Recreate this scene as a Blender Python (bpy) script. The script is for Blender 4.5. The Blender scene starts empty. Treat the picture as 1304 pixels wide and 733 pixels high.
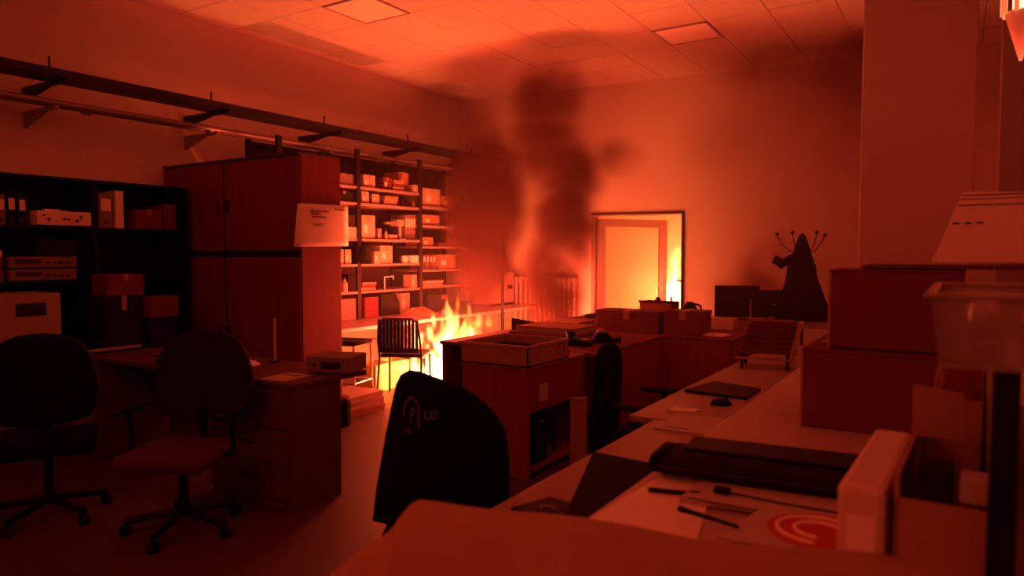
import bpy, bmesh, math, random
from mathutils import Vector, Matrix
random.seed(7)
S = bpy.context.scene
C = S.collection
R = math.radians

# ---------------------------------------------------------------- camera, world, light, exposure
cd = bpy.data.cameras.new('camera'); cam = bpy.data.objects.new('camera', cd); C.objects.link(cam)
cam.location = (0, 0, 1.5)
cam.rotation_euler = (R(90 - 2.77), 0, R(32.26))
cd.sensor_width = 36; cd.lens = 900 / 1304 * 36
cd.clip_start = .05
cd.dof.use_dof = True; cd.dof.focus_distance = 6.5; cd.dof.aperture_fstop = 2.6
S.camera = cam
w = bpy.data.worlds.new('world'); S.world = w; w.use_nodes = True
w.node_tree.nodes['Background'].inputs[0].default_value = (.5, .06, .02, 1)
w.node_tree.nodes['Background'].inputs[1].default_value = .02
S.view_settings.view_transform = 'Standard'; S.view_settings.look = 'None'
S.view_settings.exposure = 0; S.view_settings.gamma = 1
try: S.view_settings.use_curve_mapping = False
except Exception: pass
S.cycles.max_bounces = 8; S.cycles.diffuse_bounces = 5; S.cycles.volume_bounces = 1
S.cycles.transparent_max_bounces = 24
S.cycles.use_denoising = True
S.cycles.sample_clamp_indirect = 4
S.cycles.volume_step_rate = 1.6
S.cycles.volume_max_steps = 96
FIRE = (1, .074, .028)
def lamp(name, loc, power, radius=.25, color=FIRE):
    l = bpy.data.lights.new(name, 'POINT'); l.energy = power; l.color = color; l.shadow_soft_size = radius
    o = bpy.data.objects.new(name, l); C.objects.link(o); o.location = loc; return o
lamp('firelight_bench', (-4.65, 6.2, .85), 420, .42)
lamp('added_firelight_back', (-4.55, 8.75, .75), 110, .2)  # for the unseen fire added behind the desks to brighten the back wall
lamp('firelight_outside', (-3.95, 11.35, .75), 230, .15, (1, .1, .03))
lamp('firelight_doorway', (-3.7, 10.2, 1.0), 75, .25)
lamp('pendant_light', (.27, 5.0, 2.5), 12, .12)
lamp('fill_light_rear', (-1.9, -.7, 3.1), 55, .5)  # unseen fill light added behind the camera to brighten near objects

# ---------------------------------------------------------------- materials
def mat(name, col, rough=.6, metal=0, noise=0, scale=8, bump=0, spec=.4, stretch=None):
    m = bpy.data.materials.new(name); m.use_nodes = True
    n = m.node_tree.nodes; l = m.node_tree.links; b = n['Principled BSDF']
    b.inputs['Base Color'].default_value = (*col, 1); b.inputs['Roughness'].default_value = rough
    b.inputs['Metallic'].default_value = metal; b.inputs['Specular IOR Level'].default_value = spec
    if noise or bump:
        tc = n.new('ShaderNodeTexCoord'); mp = n.new('ShaderNodeMapping'); l.new(tc.outputs['Object'], mp.inputs[0])
        mp.inputs['Scale'].default_value = stretch or (1, 1, 1)
        t = n.new('ShaderNodeTexNoise'); t.inputs['Scale'].default_value = scale; t.inputs['Detail'].default_value = 4
        l.new(mp.outputs[0], t.inputs['Vector'])
        if noise:
            r = n.new('ShaderNodeMapRange'); r.inputs['To Min'].default_value = 1 - noise; r.inputs['To Max'].default_value = 1 + noise
            l.new(t.outputs['Fac'], r.inputs['Value'])
            v = n.new('ShaderNodeVectorMath'); v.operation = 'SCALE'; v.inputs[0].default_value = col
            l.new(r.outputs[0], v.inputs['Scale']); l.new(v.outputs[0], b.inputs['Base Color'])
        if bump:
            q = n.new('ShaderNodeBump'); q.inputs['Strength'].default_value = bump; q.inputs['Distance'].default_value = .01
            l.new(t.outputs['Fac'], q.inputs['Height']); l.new(q.outputs[0], b.inputs['Normal'])
    return m
M = dict(
    wall=mat('wall_paint', (.68, .62, .58), .85, noise=.06, scale=2),
    pillar=mat('pillar_paint', (.34, .27, .27), .85, noise=.05, scale=2),
    ceil=mat('ceiling_tile', (.66, .62, .58), .9, noise=.05, scale=5),
    grid=mat('ceiling_grid', (.42, .4, .38), .6),
    floor=mat('vinyl_floor', (.08, .036, .042), .45, noise=.15, scale=3),
    diffuser=mat('light_diffuser', (.95, .93, .9), .5),
    wood=mat('red_brown_laminate', (.22, .04, .06), .5, noise=.25, scale=3, stretch=(8, 8, .6)),
    wood2=mat('brown_laminate', (.1, .05, .04), .5, noise=.25, scale=3, stretch=(8, 8, .6)),
    seam=mat('dark_seam', (.02, .012, .01), .7),
    black=mat('black_plastic', (.006, .005, .005), .5, spec=.15),
    fabric=mat('black_fabric', (.006, .005, .006), .95, bump=.3, scale=60, spec=.1),
    gfab=mat('dark_grey_fabric', (.018, .012, .012), .95, bump=.3, scale=60, spec=.1),
    steel=mat('black_steel', (.012, .01, .01), .5),
    grey=mat('grey_metal', (.3, .29, .28), .4, metal=.3),
    chrome=mat('chrome_tube', (.7, .68, .66), .25, metal=.9),
    litseat=mat('lit_seat_fabric', (.07, .018, .018), .95, noise=.2, scale=20),  # dull red light on the seat is put into its colour
    rackdim=mat('dim_rack_interior', (.045, .025, .025), .8),
    shelf=mat('shelf_board', (.3, .26, .23), .5),
    white=mat('white_laminate', (.44, .36, .36), .4, noise=.04),
    desk=mat('pale_desk_laminate', (.27, .2, .2), .42, noise=.08, scale=4),
    card=mat('cardboard', (.36, .22, .14), .85, noise=.1, scale=6),
    cardr=mat('dark_red_carton', (.15, .035, .045), .8, noise=.12),
    cardw=mat('pale_carton', (.44, .35, .29), .8, noise=.06),
    paper=mat('paper', (.8, .78, .72), .8),
    dpaper=mat('grey_paper', (.45, .42, .4), .8),
    ink=mat('ink', (.03, .02, .02), .8),
    redink=mat('red_ink', (.45, .02, .02), .6),
    tape=mat('parcel_tape', (.35, .22, .12), .4),
    beige=mat('beige_instrument', (.32, .26, .22), .6),
    dbeige=mat('grey_instrument', (.2, .15, .13), .6),
    screen=mat('dark_screen', (.012, .012, .014), .2),
    cloth=mat('brown_cloth', (.36, .24, .18), .95, noise=.15, scale=9, bump=.4, spec=.1),
    coat=mat('black_coat_cloth', (.005, .005, .007), .95, noise=.2, bump=.3, scale=12, spec=.1),
    binw=mat('white_binder', (.62, .56, .5), .5),
    logo=mat('grey_logo_print', (.13, .1, .1), .7),
    yellow=mat('firelit_crate', (.8, .62, .2), .5),  # the fire's yellow light on the crates is put into their colour
    rad=mat('radiator_enamel', (.7, .66, .62), .4),
    outw=mat('pale_outside_render', (.7, .62, .5), .9, noise=.2, scale=1.5),
)
g = bpy.data.materials.new('clear_plastic'); g.use_nodes = True; n = g.node_tree.nodes; l = g.node_tree.links
for x in list(n): n.remove(x)
o_ = n.new('ShaderNodeOutputMaterial'); mx = n.new('ShaderNodeMixShader'); mx.inputs[0].default_value = .22
t_ = n.new('ShaderNodeBsdfTransparent'); t_.inputs[0].default_value = (.93, .92, .9, 1)
gl = n.new('ShaderNodeBsdfPrincipled'); gl.inputs['Roughness'].default_value = .12; gl.inputs['Base Color'].default_value = (.5, .48, .45, 1)
l.new(t_.outputs[0], mx.inputs[1]); l.new(gl.outputs[0], mx.inputs[2]); l.new(mx.outputs[0], o_.inputs[0]); M['glass'] = g
g3 = g.copy(); g3.name = 'cloudy_plastic'; g3.node_tree.nodes['Mix Shader'].inputs[0].default_value = .38; M['cloudy'] = g3
g2 = g.copy(); g2.name = 'window_glass'; g2.node_tree.nodes['Mix Shader'].inputs[0].default_value = .1; M['pane'] = g2

def volmat(name):
    m = bpy.data.materials.new(name); m.use_nodes = True; n = m.node_tree.nodes
    for x in list(n): n.remove(x)
    return m, n, m.node_tree.links, n.new('ShaderNodeOutputMaterial')
def flame_mat(name, strength, col=(1, .17, .02)):
    m, n, l, o = volmat(name)
    e = n.new('ShaderNodeEmission'); e.inputs[0].default_value = (*col, 1); e.inputs[1].default_value = strength
    l.new(e.outputs[0], o.inputs['Volume']); return m
M['flame'] = flame_mat('flame_core', 75, (1, .2, .035)); M['flame2'] = flame_mat('flame_outer', 22)

# ---------------------------------------------------------------- helpers
def bx(bm, x0, x1, y0, y1, z0, z1, bev=0, mtx=None):
    r = bmesh.ops.create_cube(bm, size=1)
    vs = r['verts']
    for v in vs:
        v.co = Vector(((x0 + x1) / 2 + v.co.x * (x1 - x0), (y0 + y1) / 2 + v.co.y * (y1 - y0), (z0 + z1) / 2 + v.co.z * (z1 - z0)))
    if bev:
        es = list({e for v in vs for e in v.link_edges})
        rr = bmesh.ops.bevel(bm, geom=es, offset=bev, segments=2, affect='EDGES', profile=.5)
        vs = rr['verts'] if mtx is not None else vs
        if mtx is not None:
            vs = list({v for f in rr['faces'] for v in f.verts} | {v for v in rr['verts']})
    if mtx is not None:
        bmesh.ops.transform(bm, matrix=mtx, verts=[v for v in vs if v.is_valid])
    return bm
def cyl(bm, p0, p1, r0, r1=None, seg=12):
    p0 = Vector(p0); p1 = Vector(p1); d = p1 - p0
    if r1 is None: r1 = r0
    q = d.to_track_quat('Z', 'Y').to_matrix().to_4x4()
    bmesh.ops.create_cone(bm, cap_ends=True, segments=seg, radius1=r0, radius2=r1, depth=d.length, matrix=Matrix.Translation((p0 + p1) / 2) @ q)
    return bm
def tube(bm, pts, r, seg=8):
    for a, b in zip(pts, pts[1:]): cyl(bm, a, b, r, r, seg)
    for p in pts[1:-1]: bmesh.ops.create_uvsphere(bm, u_segments=seg, v_segments=5, radius=r, matrix=Matrix.Translation(p))
    return bm
def lathe(bm, prof, c=(0, 0, 0), seg=14):
    rings = []
    for r, z in prof:
        rings.append([bm.verts.new((c[0] + max(r, .0004) * math.cos(2 * math.pi * k / seg), c[1] + max(r, .0004) * math.sin(2 * math.pi * k / seg), c[2] + z)) for k in range(seg)])
    for a, b in zip(rings, rings[1:]):
        for k in range(seg): bm.faces.new((a[k], a[(k + 1) % seg], b[(k + 1) % seg], b[k]))
    bm.faces.new(rings[0][::-1]); bm.faces.new(rings[-1]); return bm
def prism(bm, poly, y0, y1, bev=0):
    "outline in xz, extruded along y"
    a = [bm.verts.new((x, y0, z)) for x, z in poly]; b = [bm.verts.new((x, y1, z)) for x, z in poly]
    k = len(poly); fs = [bm.faces.new(a), bm.faces.new(b[::-1])]
    for i in range(k): fs.append(bm.faces.new((a[i], b[i], b[(i + 1) % k], a[(i + 1) % k])))
    bmesh.ops.recalc_face_normals(bm, faces=fs)
    if bev: bmesh.ops.bevel(bm, geom=list({e for f in fs[:2] for e in f.edges}), offset=bev, segments=3, affect='EDGES', profile=.5)
    return bm
def NB(): return bmesh.new()
def mk(name, bm, m, parent=None, smooth=False, loc=None):
    me = bpy.data.meshes.new(name); bmesh.ops.recalc_face_normals(bm, faces=bm.faces); bm.to_mesh(me); bm.free()
    if m: me.materials.append(M[m] if isinstance(m, str) else m)
    if smooth:
        for p in me.polygons: p.use_smooth = True
    o = bpy.data.objects.new(name, me); C.objects.link(o)
    if parent: o.parent = parent
    if loc: o.location = loc
    return o
def box(name, d, m, parent=None, bev=.003, **k): return mk(name, bx(NB(), *d, bev), m, parent, **k)
def thing(name, label, cat, loc=(0, 0, 0), rz=0, group=None):
    o = bpy.data.objects.new(name, None); C.objects.link(o); o.location = loc; o.rotation_euler = (0, 0, rz)
    o.empty_display_size = .1
    o['label'] = label; o['category'] = cat
    if group: o['group'] = group
    return o
def tag(o, label, cat, group=None):
    o['label'] = label; o['category'] = cat
    if group: o['group'] = group
    return o
def struct(o): o['kind'] = 'structure'; return o
def dup(root, loc, rz=0, label=None, group=None):
    r = root.copy(); C.objects.link(r); r.location = loc; r.rotation_euler = (0, 0, rz)
    if label: r['label'] = label
    if group: r['group'] = group
    for ch in list(root.children):
        c = ch.copy(); C.objects.link(c); c.parent = r
        for gq in ch.children:
            d = gq.copy(); C.objects.link(d); d.parent = c
    return r
def text(name, s, size, m, parent, loc, rot, depth=.0008):
    cu = bpy.data.curves.new(name, 'FONT'); cu.body = s; cu.size = size; cu.extrude = depth; cu.align_x = 'CENTER'; cu.align_y = 'CENTER'
    t = bpy.data.objects.new(name, cu); C.objects.link(t)
    me = bpy.data.meshes.new_from_object(t.evaluated_get(bpy.context.evaluated_depsgraph_get()))
    bpy.data.objects.remove(t); me.materials.clear(); me.materials.append(M[m])
    o = bpy.data.objects.new(name, me); C.objects.link(o); o.parent = parent; o.location = loc; o.rotation_euler = rot; return o

# ---------------------------------------------------------------- room shell
XL, XR, YB, YF, H = -6.85, .85, 9.6, -1.6, 3.95
struct(box('floor', (XL - .2, XR + .2, YF - .2, YB + .6, -.1, 0), 'floor', bev=0))
struct(box('wall_left', (XL - .15, XL, YF, YB, 0, H + .1), 'wall', bev=0))
struct(box('wall_right', (XR, XR + .15, YF, YB + .6, 0, H + .1), 'wall', bev=0))
struct(box('wall_front', (XL - .15, XR + .15, YF - .15, YF, 0, H + .1), 'wall', bev=0))
DX0, DX1, DH = -4.62, -3.27, 2.08
bm = NB(); bx(bm, XL - .35, DX0, YB, YB + .18, 0, H + .1); bx(bm, DX1, XR + .3, YB, YB + .18, 0, H + .1); bx(bm, DX0, DX1, YB, YB + .18, DH, H + .1)
bmesh.ops.rotate(bm, verts=bm.verts, cent=(-3.9, YB, 0), matrix=Matrix.Rotation(R(6), 3, 'Z')); struct(mk('wall_back', bm, 'wall'))
bm = bx(NB(), DX1 + .08, XR, YB - .015, YB, 0, .09, .003); bmesh.ops.rotate(bm, verts=bm.verts, cent=(-3.9, YB, 0), matrix=Matrix.Rotation(R(6), 3, 'Z')); struct(mk('baseboard_back', bm, 'dbeige'))
ce = struct(box('ceiling', (XL - .15, XR + .15, YF - .15, YB + .6, H + .02, H + .12), 'grid', bev=0))
P = .62; TILES = ((7, 4), (3, 8), (3, 12))
tm = None; skip = {(5, 13), (0, 10)}
xs = [-7.27 + P * i for i in range(14)]; ys = [9.37 - P * j for j in range(-1, 18)]
lights_at = []
for i, x in enumerate(xs):
    for j, y in enumerate(ys):
        x1 = min(x + P, XR); y0 = max(y, YF); x = max(x, XL)
        if x1 - x < .02: continue
        if x1 - x < .1 or y + P - y0 < .1: continue
        if (i, j) in TILES: lights_at.append((x, y)); continue
        full = x1 - x > P - .01 and y0 == y
        if full:
            if tm is None:
                t = mk('ceiling_tile', bx(NB(), .003, P - .003, .003, P - .003, 0, .014, .002), 'ceil', ce); tm = t.data
            else:
                t = bpy.data.objects.new('ceiling_tile', tm); C.objects.link(t); t.parent = ce
            t.location = (x, y, H + random.choice([0, 0, 0, .001, .002]) + (.0 if random.random() < .93 else .004))
        else:
            mk('ceiling_tile', bx(NB(), x + .006, x1 - .006, y0 + .006, y + P - .006, H, H + .014, .003), 'ceil', ce)
# T-bars of the grid where they stand out
lb = ['square ceiling light panel near the back wall, switched off', 'square ceiling light panel above the long left shelves, switched off',
      'square ceiling light panel above the front of the room, switched off']
lights_at.sort(key=lambda q: -q[1])
for (x, y), la in zip(lights_at, lb):
    t = thing('ceiling_light', la, 'ceiling light', (x + P / 2, y + P / 2, H), group='ceiling light panels')
    bm = NB(); h = P / 2 - .004
    for a in ((-h, h, -h, -h + .02), (-h, h, h - .02, h), (-h, -h + .02, -h, h), (h - .02, h, -h, h)): bx(bm, *a, -.012, .015)
    mk('frame', bm, 'grid', t); box('diffuser', (-h + .02, h - .02, -h + .02, h - .02, -.006, .006), 'diffuser', t)
# pillar in front of the back wall on the right
struct(box('pillar', (-.76, .09, 7.0, 7.7, 0, H), 'pillar', bev=.012))
struct(box('trim_1', (.30, XR, 8.2, 8.6, 0, H), 'pillar', bev=.01))

# outside yard behind the door; back wall added to catch the fire's glow
struct(box('wall_outside_glow', (-8, .5, 12.0, 12.2, -.1, 4.2), 'outw', bev=0))
struct(box('wall_outside_left', (-8.2, -8, 9.8, 12.2, -.1, 4.2), 'outw', bev=0))
struct(box('wall_outside_right', (.5, .7, 9.8, 12.2, -.1, 4.2), 'outw', bev=0))
struct(box('roof_outside', (-8.2, .7, 9.8, 12.2, 4.2, 4.3), 'outw', bev=0))
struct(box('ground_outside', (-8.2, .7, 9.81, 12.2, -.15, -.01), 'outw', bev=0))

# door
dr = bpy.data.objects.new('door_1', None); C.objects.link(dr); dr.location = (-3.9 + (DX0 + 3.9) * math.cos(R(6)), YB + (DX0 + 3.9) * math.sin(R(6)), 0); dr.rotation_euler = (0, 0, R(6)); struct(dr)
W = DX1 - DX0
bm = NB(); bx(bm, 0, .05, -.01, .16, 0, DH, .004); bx(bm, W - .02, W, -.01, .16, 0, DH, .004); bx(bm, .05, W - .02, -.01, .16, DH - .03, DH, .004)
mk('door_frame', bm, 'shelf', dr)
bm = NB(); bx(bm, -.0, W, -.03, -.01, DH - .01, DH + .015, .003); bx(bm, W - .01, W + .02, -.03, -.01, 0, DH + .015, .003)
mk('architrave', bm, 'seam', dr)
LW = 1.2
lf = bpy.data.objects.new('door_leaf', None); C.objects.link(lf); lf.parent = dr; lf.location = (.05, .09, 0); lf.rotation_euler = (0, 0, R(46))
bm = NB(); bx(bm, 0, .14, -.025, .025, .02, 2.02, .005); bx(bm, LW - .13, LW, -.025, .025, .02, 2.02, .005)
bx(bm, .14, LW - .13, -.025, .025, 1.9, 2.02, .005); bx(bm, .14, LW - .13, -.025, .025, .02, .6, .005)
mk('leaf_frame', bm, 'shelf', lf)
box('pane', (.14, LW - .13, -.004, .004, .6, 1.9), 'pane', lf, bev=0)
bm = NB(); cyl(bm, (LW - .06, -.025, 1.02), (LW - .06, -.075, 1.02), .011); cyl(bm, (LW - .06, -.07, 1.02), (LW - .2, -.07, 1.02), .01); bx(bm, LW - .085, LW - .035, -.03, -.022, .9, 1.1, .003)
mk('door_handle', bm, 'chrome', lf)

# ---------------------------------------------------------------- flames
def tongue(parent, x, y, z, r, h, m, lean=(0, 0), name='flame_tongue'):
    bm = NB(); seg = 14; N = 12; rings = []
    ph = random.random() * 6
    for i in range(N + 1):
        t = i / N
        rad = r * (math.sin(math.pi * min(1, t * 1.0) ** .62) ** .8 * (1 - .35 * t) + .002) if 0 < t < 1 else .002
        ox = lean[0] * t * t + .18 * r * math.sin(ph + t * 6) * t; oy = lean[1] * t * t + .15 * r * math.cos(ph * 2 + t * 5) * t
        rings.append([bm.verts.new((ox + rad * math.cos(2 * math.pi * k / seg) * (1 + .18 * math.sin(3 * k + ph + 3 * t)), oy + rad * math.sin(2 * math.pi * k / seg), t * h)) for k in range(seg)])
    for a, b in zip(rings, rings[1:]):
        for k in range(seg): bm.faces.new((a[k], a[(k + 1) % seg], b[(k + 1) % seg], b[k]))
    bm.faces.new(rings[0][::-1]); bm.faces.new(rings[-1])
    return mk(name, bm, m, parent, smooth=True, loc=(x, y, z))
f = thing('fire', 'bright yellow flames burning on the floor in front of the long bench', 'fire', (-4.85, 6.35, 0))
# direction seen as 'right' from the room's front is (cos32, sin32)
rx, ry = math.cos(R(37)), math.sin(R(37))
for u, h, r, m in ((-.18, .34, .1, 'flame'), (-.08, .5, .14, 'flame'), (.03, .66, .15, 'flame'), (.13, .78, .15, 'flame'), (.24, .62, .14, 'flame'), (.34, .55, .12, 'flame'),
                   (-.26, .26, .08, 'flame2'), (.0, .78, .09, 'flame2'), (.16, .95, .08, 'flame2'), (.3, .74, .1, 'flame2'), (.42, .6, .1, 'flame2'), (.08, .6, .24, 'flame2')):
    tongue(f, u * rx, u * ry + random.uniform(-.05, .05), 0, r, h, m, (.05 * rx, .05 * ry))
for u, z, h, r in ((.1, .86, .2, .03), (.33, .66, .2, .06), (.45, .66, .16, .05), (.25, .62, .18, .05), (-.3, .3, .1, .015)):
    tongue(f, u * rx, u * ry, z, r, h, 'flame2')
def flame_body(parent, name, dims, base, rx_, ry_, hgt, strength, col, seed, ns=5.5):
    m, n, l, o = volmat(name + '_fire'); g_ = n.new('ShaderNodeNewGeometry')
    def mth(op, a, b=None):
        q = n.new('ShaderNodeMath'); q.operation = op
        for i_, v_ in enumerate((a, b)):
            if v_ is None: continue
            if isinstance(v_, (int, float)): q.inputs[i_].default_value = v_
            else: l.new(v_, q.inputs[i_])
        return q.outputs[0]
    mp = n.new('ShaderNodeMapping'); l.new(g_.outputs['Position'], mp.inputs[0]); mp.inputs['Scale'].default_value = (1, 1, .45); mp.inputs['Location'].default_value = (seed, 0, 0)
    tx = n.new('ShaderNodeTexNoise'); tx.inputs['Scale'].default_value = ns; tx.inputs['Detail'].default_value = 3; tx.inputs['Distortion'].default_value = .8; l.new(mp.outputs[0], tx.inputs['Vector'])
    sp = n.new('ShaderNodeSeparateXYZ'); l.new(g_.outputs['Position'], sp.inputs[0])
    # distance along and across the row of flames, tapering upward
    dx = mth('SUBTRACT', sp.outputs[0], base[0]); dy = mth('SUBTRACT', sp.outputs[1], base[1]); c_, s_ = .8, .6
    u_ = mth('ADD', mth('MULTIPLY', dx, c_), mth('MULTIPLY', dy, s_)); v_ = mth('SUBTRACT', mth('MULTIPLY', dy, c_), mth('MULTIPLY', dx, s_))
    zz = mth('DIVIDE', sp.outputs[2], hgt); u2 = mth('SUBTRACT', u_, mth('MULTIPLY', zz, .12 * rx_))
    rr = mth('ADD', mth('POWER', mth('ABSOLUTE', mth('DIVIDE', u2, rx_)), 2), mth('POWER', mth('ABSOLUTE', mth('DIVIDE', v_, ry_)), 2))
    fall = mth('SUBTRACT', mth('SUBTRACT', 1, rr), mth('POWER', zz, 1.3))
    e_ = mth('ADD', fall, mth('MULTIPLY', mth('SUBTRACT', tx.outputs['Fac'], .5), 3.4))
    mr = n.new('ShaderNodeMapRange'); mr.interpolation_type = 'SMOOTHSTEP'; mr.inputs['From Min'].default_value = .15; mr.inputs['From Max'].default_value = 1.1; mr.inputs['To Max'].default_value = strength; l.new(e_, mr.inputs['Value'])
    em = n.new('ShaderNodeEmission'); em.inputs[0].default_value = (*col, 1); l.new(mr.outputs[0], em.inputs[1]); l.new(em.outputs[0], o.inputs['Volume'])
    return box(name, dims, m, parent, bev=0)
fb = flame_body(f, 'flame_body', (-.6, .6, -.5, .5, .01, 1.15), (-4.87, 6.32), .5, .25, .82, 330, (1, .23, .05), 3.1)
f = thing('fire', 'tall white hot flames burning outside the open glazed door', 'fire', (-3.98, 11.35, 0))
fb = flame_body(f, 'flame_body', (-.7, .7, -.45, .45, .01, 2.0), (-3.98, 11.35), .52, .25, 1.75, 110, (1, .2, .04), 7.7, 3.6)
for u, h, r in ((-.2, .7, .14), (.05, 1.2, .15), (.3, .8, .14)):
    tongue(f, u, random.uniform(-.08, .08), 0, r, h, 'flame')
f = thing('fire', 'unseen low flames added behind the desks to light the back wall', 'fire', (-4.95, 9.0, 0))
for u, h, r in ((-.3, .4, .08), (-.1, .55, .1), (.1, .45, .1), (.3, .35, .09)):
    tongue(f, u, 0, 0, r, h, 'flame2')

# ---------------------------------------------------------------- smoke and haze
def vol_domain(name, dims, puffs, dens, albedo, nscale, label, lo=.42, hi=.62):
    (x0, x1, y0, y1, z0, z1) = dims
    m, n, l, o = volmat(name + '_volume')
    tc = n.new('ShaderNodeNewGeometry')
    ns = n.new('ShaderNodeTexNoise'); ns.inputs['Scale'].default_value = nscale; ns.inputs['Detail'].default_value = 3; ns.inputs['Distortion'].default_value = .6
    l.new(tc.outputs['Position'], ns.inputs['Vector'])
    tot = None
    for (cx, cy, cz, ax, ay, az, s) in puffs:
        a = n.new('ShaderNodeVectorMath'); a.operation = 'SUBTRACT'; l.new(tc.outputs['Position'], a.inputs[0]); a.inputs[1].default_value = (cx, cy, cz)
        b = n.new('ShaderNodeVectorMath'); b.operation = 'DIVIDE'; l.new(a.outputs[0], b.inputs[0]); b.inputs[1].default_value = (ax, ay, az)
        c = n.new('ShaderNodeVectorMath'); c.operation = 'LENGTH'; l.new(b.outputs[0], c.inputs[0])
        r = n.new('ShaderNodeMapRange'); r.interpolation_type = 'SMOOTHSTEP'; r.inputs['From Min'].default_value = 1; r.inputs['From Max'].default_value = .15
        r.inputs['To Min'].default_value = 0; r.inputs['To Max'].default_value = s; l.new(c.outputs['Value'], r.inputs['Value'])
        if tot is None: tot = r.outputs[0]
        else:
            q = n.new('ShaderNodeMath'); q.operation = 'MAXIMUM'; l.new(tot, q.inputs[0]); l.new(r.outputs[0], q.inputs[1]); tot = q.outputs[0]
    r2 = n.new('ShaderNodeMapRange'); r2.inputs['From Min'].default_value = lo; r2.inputs['From Max'].default_value = hi; r2.inputs['To Min'].default_value = .22
    l.new(ns.outputs['Fac'], r2.inputs['Value'])
    q = n.new('ShaderNodeMath'); q.operation = 'MULTIPLY'; l.new(tot, q.inputs[0]); l.new(r2.outputs[0], q.inputs[1])
    q2 = n.new('ShaderNodeMath'); q2.operation = 'MULTIPLY'; l.new(q.outputs[0], q2.inputs[0]); q2.inputs[1].default_value = dens
    v = n.new('ShaderNodeVolumePrincipled'); v.inputs['Color'].default_value = (*albedo, 1); l.new(q2.outputs[0], v.inputs['Density'])
    v.inputs['Absorption Color'].default_value = (.02, 0, 0, 1)
    l.new(v.outputs[0], o.inputs['Volume'])
    ob = box(name, dims, m, bev=0); ob['kind'] = 'stuff'; tag(ob, label, 'smoke'); return ob
vol_domain('smoke_plume', (-5.6, -2.9, 6.4, 8.4, .7, 3.9), [
    (-3.95, 7.15, 1.1, .45, .5, .95, 1.5), (-3.82, 7.2, 1.9, .47, .5, .95, 1.4), (-3.75, 7.25, 2.4, .5, .5, .6, .9), (-4.1, 7.2, 2.75, .6, .5, .6, .75),
    (-4.05, 7.2, 3.3, .6, .5, .55, .7), (-4.5, 7.0, 2.6, .5, .5, .45, .6), (-4.88, 7.1, 2.1, .68, .5, .95, 2.6), (-4.88, 7.1, 1.4, .45, .45, .7, 1.8), (-3.4, 7.5, 2.6, .5, .5, .3, .4)],
    9, (.15, .07, .065), 2.2, 'dark column of smoke rising between the shelves and the door', .36, .6)
vol_domain('smoke_puff', (-2.9, -1.5, 8.5, 9.3, .7, 2.6), [(-2.1, 8.95, 1.1, .5, .35, .55, 1), (-2.4, 8.9, 1.0, .35, .3, .35, .8), (-1.9, 8.9, 1.5, .4, .3, .4, .4)],
    6, (.3, .18, .15), 3, 'small dark puff of smoke rising behind the two monitors')
vol_domain('smoke_layer', (-3.0, .7, 7.75, 9.7, 2.2, 3.93), [(-1.0, 9.0, 3.7, 1.1, .9, 1.0, 1), (-1.9, 8.9, 3.9, 1.2, .8, .5, .8), (-2.6, 9.0, 2.9, .8, .6, .45, .25), (-.9, 9.0, 2.9, .7, .7, .8, .5)],
    2.4, (.3, .18, .15), 1.6, 'dark smoke layer drifting under the ceiling behind the pillar')
m, n, l, o = volmat('haze_volume')
v = n.new('ShaderNodeVolumePrincipled'); v.inputs['Density'].default_value = .012; v.inputs['Color'].default_value = (.85, .8, .75, 1); v.inputs['Anisotropy'].default_value = .2
l.new(v.outputs[0], o.inputs['Volume'])
hz = box('haze', (XL + .02, -.8, 4.9, 9.25, .02, H - .03), m, bev=0); hz['kind'] = 'stuff'; tag(hz, 'thin red lit haze filling the far half of the room', 'haze')

# ---------------------------------------------------------------- cable tray and pipes on the left wall
t = thing('cable_tray', 'long dark perforated cable tray on brackets high along the left wall', 'cable tray', (-6.3, -1, 2.93))
bm = NB(); L = 10.2
bx(bm, -.15, -.135, 0, L, 0, .055); bx(bm, .135, .15, 0, L, 0, .055); bx(bm, -.15, .15, 0, L, -.004, 0)
mk('tray_channel', bm, 'steel', t)
bm = NB()
for k in range(4): tube(bm, [(-.09 + .05 * k, 0, .02 + .008 * (k % 2)), (-.08 + .05 * k, 3, .03), (-.1 + .055 * k, 6, .025), (-.09 + .05 * k, L, .02)], .014, 6)
mk('cable', bm, 'gfab', t)
for yy, dz in ((2.35, .07), (3.05, 0), ):
    box('tray_joint', (.13, .17, yy, yy + .9 if dz else yy + .12, .01, .1 if dz else .09), 'steel', t)
YBR = [2.95, 4.45, 5.95, 7.45, 8.95, 1.45, -.05]
for y in YBR:
    yy = y + 1
    bm = NB(); bx(bm, -.545, .2, yy, yy + .04, -.045, -.005, .003); prism(bm, [(-.545, -.045), (-.05, -.045), (-.545, -.13)], yy + .01, yy + .025)
    mk('bracket', bm, 'steel', t); 
    mk('threaded_rod', cyl(NB(), (-.1, yy + .02, -.04), (-.1, yy + .02, .2), .009), 'steel', t)
t = thing('pipe_run', 'pair of pale pipes on brackets along the left wall under the cable tray', 'pipe', (-6.45, -1, 2.72))
for dx, r, zz in ((0, .028, .03), (.13, .024, .025)):
    mk('pipe', tube(NB(), [(dx, 0, zz), (dx, 5.4, zz + .0), (dx, L, zz)], r, 10), 'grey', t)
for y in YBR:
    yy = y + 1
    bm = NB(); bx(bm, -.395, .15, yy, yy + .04, -.03, 0, .003); prism(bm, [(-.395, -.03), (.0, -.03), (-.395, -.14)], yy + .005, yy + .03)
    mk('bracket', bm, 'grey', t)
mk('pipe_clamp', cyl(NB(), (0, 4.25, .03), (0, 4.31, .03), .045), 'grey', t)

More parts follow.
